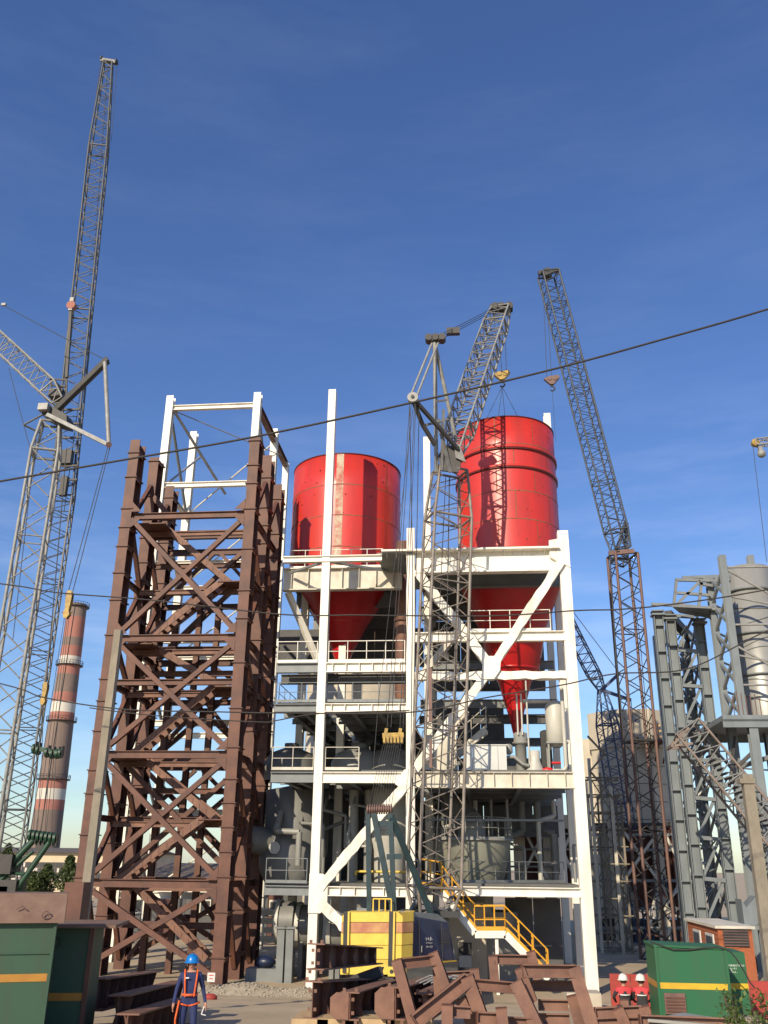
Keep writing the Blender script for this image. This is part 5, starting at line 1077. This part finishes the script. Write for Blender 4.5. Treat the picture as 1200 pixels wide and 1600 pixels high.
# ------------------------------------------------------------------ welded frames
def frame(label, bars, Y, w_=.24, group=None):
    pts = [P(b[0], b[1], Y+(b[4] if len(b) > 4 else 0)) for b in bars]
    r_ = thing('welded_frame', V((pts[0].x, Y, gz(Y))), label, 'frame', group)
    for b in bars:
        d0 = b[4] if len(b) > 4 else 0; d1 = b[5] if len(b) > 5 else d0; k = b[6] if len(b) > 6 else 1
        e_ = P(b[2], b[3], Y+d1)-P(b[0], b[1], Y+d0); uq = (0, 1, .2) if abs(e_.z) > .75*abs(e_.x) else (0, .12, 1)
        MB().ib(P(b[0], b[1], Y+d0), P(b[2], b[3], Y+d1), w_*k, w_*k, .03, uq).build('member', 'brownlt', r_)
        a_ = P(b[0], b[1], Y+d0); e = (P(b[2], b[3], Y+d1)-a_).normalized()
        MB().bar(a_-e*.01, a_+e*.012, w_*k*1.01, w_*k*1.01, uq).build('end_plate', 'brown', r_)
frame('tilted brown welded frame in front of the navy crane house', [(620, 1500, 650, 1612, 0, 0), (624, 1506, 680, 1500, .1, .5), (677, 1488, 702, 1556, .5, .5), (684, 1515, 688, 1575, .8, .8)], 23.6)
frame('brown welded frame with a long slanting beam across its front', [(648, 1596, 731, 1530, -.3, 0, 1.25), (730, 1526, 760, 1610, 0, 0, 1.2), (737, 1538, 808, 1544, 0, .3), (806, 1534, 842, 1610, .3, .2, 1.2), (742, 1610, 720, 1560, .1, .1), (760, 1596, 838, 1600, 0, .2)], 22.6)
frame('small brown frame tucked under the slanting beam', [(699, 1570, 699, 1625, 0, 0), (700, 1580, 735, 1582, .1, .1), (783, 1575, 788, 1620, .2, .2), (745, 1590, 790, 1592, .2, .3)], 22.0)
frame('wide brown welded frame beneath the yellow stairs', [(812, 1513, 832, 1566, 0, 0), (815, 1517, 900, 1518, 0, .2, 1.15), (897, 1512, 928, 1612, .2, .1, 1.2), (842, 1570, 888, 1571, .6, .6), (842, 1592, 890, 1593, .6, .6), (893, 1556, 908, 1610, .4, .4), (820, 1540, 898, 1541, .9, .9)], 23.4)
frame('upright brown frame behind the wide one', [(770, 1494, 774, 1545, 0, 0), (772, 1499, 834, 1500, 0, .2), (829, 1487, 841, 1530, .2, .2)], 26.5)
frame('low brown frame between the navy house and the upright frame', [(697, 1526, 742, 1524, 0, 0), (741, 1514, 746, 1560, 0, 0), (698, 1524, 702, 1570, 0, 0)], 26)
frame('low brown frame lying in front of the seated workers', [(930, 1583, 1002, 1580, 0, 0), (965, 1575, 982, 1612, -.2, -.2), (1005, 1572, 1012, 1606, 0, 0), (932, 1600, 1010, 1598, 0, 0), (975, 1562, 976, 1580, .2, .2, .7)], 23.5)
MB().prism([P(1012, 1592, 22.5), P(1068, 1582, 23.6), P(1145, 1594, 23.6), P(1150, 1603, 22.5)], (0, 0, -.06)).build('metal_sheet', 'sheet', label='bent bare metal sheet in front of the bright green container', cat='sheet')
frame('brown beam lying under the bare metal sheet', [(1000, 1598, 1160, 1604, 0, 0, 1.3)], 22.6)
# debris, red panel, bench
y = 32.6; a, b = P(953, 1540, y), P(1018, 1540, y); z0 = P(985, 1562, y).z; z1_ = P(985, 1522, y).z; r_ = thing('steel_barrier', ((a.x+b.x)/2, y, gz(y)), 'red steel panel behind the seated workers', 'barrier')
for k in range(2): MB().box((a.x+(b.x-a.x)*(k*.5+.25), y, (gz(y)+z1_)/2), ((b.x-a.x)/2-.02, .08, z1_-gz(y))).build('sheet', 'redsheet', r_)
bz_ = P(988, 1566, 30.6).z
r_ = thing('timber_bench', (P(985, 1566, 29.8).x, 29.9, gz(30)), 'rough timber bench carrying the two workers', 'bench')
a, b = P(955, 1560, 29.8), P(1013, 1560, 29.8); BZ = gz(29.9)+.46
MB().box(((a.x+b.x)/2, 29.9, BZ-.03), (b.x-a.x, .5, .06)).build('seat', 'timber', r_)
for x in (a.x+.15, b.x-.15): MB().box((x, 29.9, (BZ+gz(30))/2-.05), (.12, .4, BZ-gz(30))).build('leg', 'timber', r_)
rr = random.Random(8)
for i in range(7):
    px, py = rr.uniform(958, 1016), rr.uniform(1560, 1576); q = P(px, py, 28.3); m_ = Matrix.Rotation(rr.uniform(-.5, .5), 3, 'Z') @ Matrix.Rotation(rr.uniform(-.15, .15), 3, 'Y')
    MB().box((q.x, 28.3+i*.12, gz(28.3)+.05+i*.055), (rr.uniform(.6, 1.3), .25, .09), m_).build('plank', rr.choice(('timber', 'cream', 'chimwhite')), label=('lowest plank of the scrap heap before the seated workers', 'second plank up in the scrap heap', 'third plank up in the scrap heap', 'middle plank of the scrap heap', 'fifth plank up in the scrap heap', 'plank just below the top of the scrap heap', 'topmost plank of the scrap heap before the workers')[i], cat='plank', group='planks in the scrap heap')
q = P(928, 1556, 36); MB().box((q.x, 40, .35), (1.3, 1.2, .7)).build('footing', 'concrete', label='concrete footing at the foot of the right white column', cat='footing')
q = P(330, 1527, 42.5); MB().box(q, (.34, .03, .36)).build('notice_board', 'panel', label='white notice plate at the foot of the brown tower', cat='sign')
n = bpy.data.objects.get('notice_board').name; MB().box(q+V((0, -.025, .08)), (.2, .01, .03)).box(q+V((0, -.025, -.05)), (.16, .01, .03)).build('red_print', 'valve', n)
q2 = G(328, 1562); MB().sphere(q2+Z1*.08, (.3, .2, .14), 7, 5).build('rag', 'redsheet', label='crumpled red and white rag on the gravel', cat='rag')

# ------------------------------------------------------------------ people
def person(pos, face, label, sk, edges, cols, helmet, scale=1):
    """sk: name -> (x, y, z, radius, material); y is forward"""
    pos = V(pos); rot = Matrix.Rotation(face, 3, 'Z'); names = list(sk)
    me = bpy.data.meshes.new('body'); me.from_pydata([V(sk[k][:3])*scale for k in names], [(names.index(a), names.index(b)) for a, b in edges], [])
    o = bpy.data.objects.new('body', me); COL.objects.link(o)
    md = o.modifiers.new('s', 'SKIN'); md.use_smooth_shade = True
    for i, k in enumerate(names):
        r = sk[k][3]; r = r if hasattr(r, '__len__') else (r, r); me.skin_vertices[0].data[i].radius = (r[0]*scale, r[1]*scale)
    me.skin_vertices[0].data[names.index('pelvis')].use_root = True
    o.modifiers.new('d', 'SUBSURF').levels = 2; o.modifiers['d'].render_levels = 2
    bpy.context.view_layer.update(); nm = bpy.data.meshes.new_from_object(o.evaluated_get(bpy.context.evaluated_depsgraph_get())); bpy.data.objects.remove(o)
    for c in cols: nm.materials.append(MAT[c])
    ks = [(V(sk[k][:3])*scale, cols.index(sk[k][4])) for k in names]
    mids = [((V(sk[a][:3])+V(sk[b][:3]))*.5*scale, cols.index(sk[a][4] if sk[a][4] == sk[b][4] else sk[b][4])) for a, b in edges]
    for p in nm.polygons: p.use_smooth = True; p.material_index = min(ks+mids, key=lambda q: (q[0]-p.center).length)[1]
    r_ = thing('person', pos, label, 'person'); root = bpy.data.objects[r_]; root.rotation_euler = (0, 0, face)
    b = bpy.data.objects.new('body', nm); COL.objects.link(b); b.parent = root
    def part(mb, name, mt):
        for i, q in enumerate(mb.v): mb.v[i] = q*scale
        ORG[r_] = V((0, 0, 0)); n_ = mb.build(name, mt, r_); ORG[r_] = pos; return n_
    h = V(sk['crown'][:3]); part(MB().lathe(h+V((0, .0, -.06)), [(.135, 0), (.132, .05), (.105, .115), (.06, .15), (.0, .162)], 20), 'helmet', helmet)
    part(MB().lathe(h+V((0, .02, -.065)), [(.12, .012), (.165, 0), (.162, -.008), (.12, 0)], 20).box(h+V((0, -.0, .085)), (.035, .2, .03)), 'helmet_brim', helmet)
    hd = V(sk['head'][:3]); part(MB().sphere(hd+V((0, .098, .0)), (.016, .025, .022), 8, 6).sphere(hd+V((.092, 0, 0)), (.015, .025, .035), 8, 6).sphere(hd+V((-.092, 0, 0)), (.015, .025, .035), 8, 6), 'nose_and_ears', 'skin')
    part(MB().sphere(hd+V((.034, .088, .03)), .011, 8, 6).sphere(hd+V((-.034, .088, .03)), .011, 8, 6).box(hd+V((0, .092, -.05)), (.045, .012, .009)), 'eyes_and_mouth', 'eye')
    part(MB().sphere(hd+V((0, -.022, .02)), (.09, .088, .085), 14, 10), 'hair', 'boot')
    return r_, part
def hand(sk, ed, w, p, s, fwd, dn, mt='skin'):
    """five curled fingers beyond the palm; s side sign, fwd/dn directions"""
    fwd, dn = V(fwd).normalized(), V(dn).normalized(); P0 = V(sk[p][:3])
    for i in range(4):
        a = P0+fwd*((i-1.5)*.021)+dn*.05; ln = (.055, .065, .06, .045)[i]
        b = a+dn*ln*.6; c = b+dn*ln*.4+V((-s*.02, 0, 0))
        for j, q in enumerate((a, b, c)): sk[f'{p}f{i}{j}'] = (*q, .0105 if j < 2 else .008, mt)
        ed += [(p, f'{p}f{i}0'), (f'{p}f{i}0', f'{p}f{i}1'), (f'{p}f{i}1', f'{p}f{i}2')]
    a = P0+fwd*.045+dn*.01; b = a+fwd*.02+dn*.04
    sk[p+'t0'] = (*a, .012, mt); sk[p+'t1'] = (*b, .010, mt); ed += [(p, p+'t0'), (p+'t0', p+'t1')]
def body(j, armL, armR, legL, legR, leg, top, hem, pz):
    sk = {'pelvis': (0, 0, pz, (.150, .115), leg), 'waist': (0, .0, pz+.16, (.145, .11), hem), 'chest': (0, .01, pz+.36, (.165, .125), hem), 'collar': (0, 0, pz+.49, (.10, .085), top),
          'neck': (0, .01, pz+.55, .052, 'skin'), 'head': (0, .02, pz+.635, (.078, .092), 'skin'), 'crown': (0, .01, pz+.745, (.085, .095), 'skin')}
    ed = [('pelvis', 'waist'), ('waist', 'chest'), ('chest', 'collar'), ('collar', 'neck'), ('neck', 'head'), ('head', 'crown')]
    for s, t, arm, lg in ((1, 'R', armR, legR), (-1, 'L', armL, legL)):
        sk['sh'+t] = (s*.185, -.005, pz+.445, .068, top); sk['el'+t] = (*arm[0], .048, hem); sk['wr'+t] = (*arm[1], .034, hem); sk['pa'+t] = (*arm[2], (.040, .022), 'skin')
        ed += [('chest', 'sh'+t), ('sh'+t, 'el'+t), ('el'+t, 'wr'+t), ('wr'+t, 'pa'+t)]
        sk['hi'+t] = (s*.10, 0, pz-.07, .098, leg); sk['kn'+t] = (*lg[0], .066, leg); sk['an'+t] = (*lg[1], .052, leg); sk['he'+t] = (lg[1][0], lg[1][1]-.02, lg[1][2]-.05, .048, 'boot'); sk['to'+t] = (*lg[2], .042, 'boot')
        ed += [('pelvis', 'hi'+t), ('hi'+t, 'kn'+t), ('kn'+t, 'an'+t), ('an'+t, 'he'+t), ('he'+t, 'to'+t)]
        hand(sk, ed, 'wr'+t, 'pa'+t, s, (0, 1, 0), (V(arm[2])-V(arm[1])))
    return sk, ed
# the walking man: faces the camera
y = 20.6; q = P(297, 1545, y)
pz = .96
sk, ed = body(0, ((-.27, -.06, 1.14), (-.33, .02, .90), (-.345, .05, .83)), ((.27, -.02, 1.13), (.31, .10, .90), (.315, .14, .835)), ((-.12, .12, .52), (-.12, .06, .12), (-.13, .22, .05)), ((.11, -.02, .50), (.11, -.22, .14), (.12, -.08, .05)), 'overall', 'overall', 'overall', pz)
fc = math.atan2(-(CAM.x-q.x), CAM.y-q.y)
r_, part = person((q.x, y, gz(y)), fc, 'person in blue overalls and blue helmet walking with an orange harness', sk, ed, ['overall', 'skin', 'boot'], 'helmetb')
for s in (-1, 1):
    part(MB().path([V((s*.125, -.10, pz+.47)), V((s*.13, 0, pz+.535)), V((s*.125, .10, pz+.46)), V((s*.115, .148, pz+.33)), V((s*.10, .135, pz+.16)), V((s*.09, .13, pz+.05))], .02, 6), 'shoulder_strap', 'harness')
part(MB().lathe((0, 0, pz+.08), [(.162, -.02), (.168, -.02), (.168, .025), (.162, .025)], 24), 'belt', 'harness')
m = MB()
for s in (-1, 1): m.path([V((s*.1+.115*math.cos(t), .115*math.sin(t), pz-.10+.03*math.cos(t)*s)) for t in [k*.5 for k in range(14)]], .018, 6)
part(m, 'thigh_straps', 'harness'); part(MB().path([V((.2, .12, pz-.02)), V((.25, .16, .6)), V((.22, .1, .15))], .022, 6), 'safety_lanyard', 'harness')
part(MB().box((.075, .155, pz+.40), (.07, .012, .025)), 'name_tag', 'jackw')
part(MB().path([V((-.32, .06, .82)), V((-.27, .1, .68)), V((-.36, .1, .66))], .012, 6), 'rope_end', 'jackw')
# seated workers, backs to the camera
def sitter(px, label, turn, bent):
    q = P(px, 1550, 29.8); pz = .57
    sk, ed = body(0, ((-.30, .10, .80), (-.20, .32, .66), (-.17, .39, .64)), ((.30, .08, .80), (.21, .33, .68), (.18, .40, .66)), ((-.13, .42, .52), (-.14, .46, .12), (-.15, .6, .05)), ((.13, .43, .52), (.15, .44, .12), (.15, .58, .05)), 'jackd', 'jackr', 'jackd', pz)
    for k in ('chest', 'collar', 'neck', 'head', 'crown', 'shL', 'shR'): v = list(sk[k]); v[1] += bent*(v[2]-pz); sk[k] = tuple(v)
    r_, part = person((q.x, 29.85, gz(29.85)), turn, label, sk, ed, ['jackd', 'jackr', 'skin', 'boot'], 'helmetw')
    part(MB().lathe((0, .01+bent*.3, pz+.285), [(.172, 0), (.178, 0), (.178, .035), (.172, .035)], 24), 'reflective_band', 'jackw')
sitter(976, 'person in white helmet and red yoked dark jacket seated away from the container', .1, .05)
sitter(1003, 'person in white helmet and red yoked dark jacket seated next to the green container', -.12, .12)
q = P(995, 1517, 31.8); 
# ------------------------------------------------------------------ shrub, right corner
y = 15.5; q = P(1180, 1600, y); rr = random.Random(9); r_ = thing('shrub', (q.x, y, gz(y)), 'leafy green shrub in front of the containers', 'shrub'); st_, lf = MB(), MB()
zt = P(1180, 1548, y).z
for k in range(60):
    b0 = V((q.x+rr.uniform(-.15, .45), y+rr.uniform(-.3, .3), gz(y))); tp = V((q.x+rr.uniform(-.42, .75), y+rr.uniform(-.45, .45), zt-rr.random()**1.5*1.0)); st_.tube(b0, tp, .012, .004, 5)
    for i in range(90):
        t = .3+.7*rr.random(); c = b0.lerp(tp, t)+V((rr.gauss(0, .06), rr.gauss(0, .06), rr.gauss(0, .05))); s = rr.uniform(.022, .05); n1 = V((rr.uniform(-1, 1), rr.uniform(-1, 1), rr.uniform(-.6, 1))).normalized(); n2 = n1.cross(V((.3, .5, .8))).normalized()
        lf.add([c-n1*s, c+n2*s*.55, c+n1*s, c-n2*s*.55], [(0, 1, 2, 3)])
st_.build('stems', 'bark', r_); lf.build('foliage', 'leafb', r_)
q = P(1168, 1588, 17); MB().box((q.x, 17, (q.z+gz(17))/2), (.4, .3, q.z-gz(17))).build('concrete_post', 'concpole', label='short stone post half hidden by the shrub', cat='post')
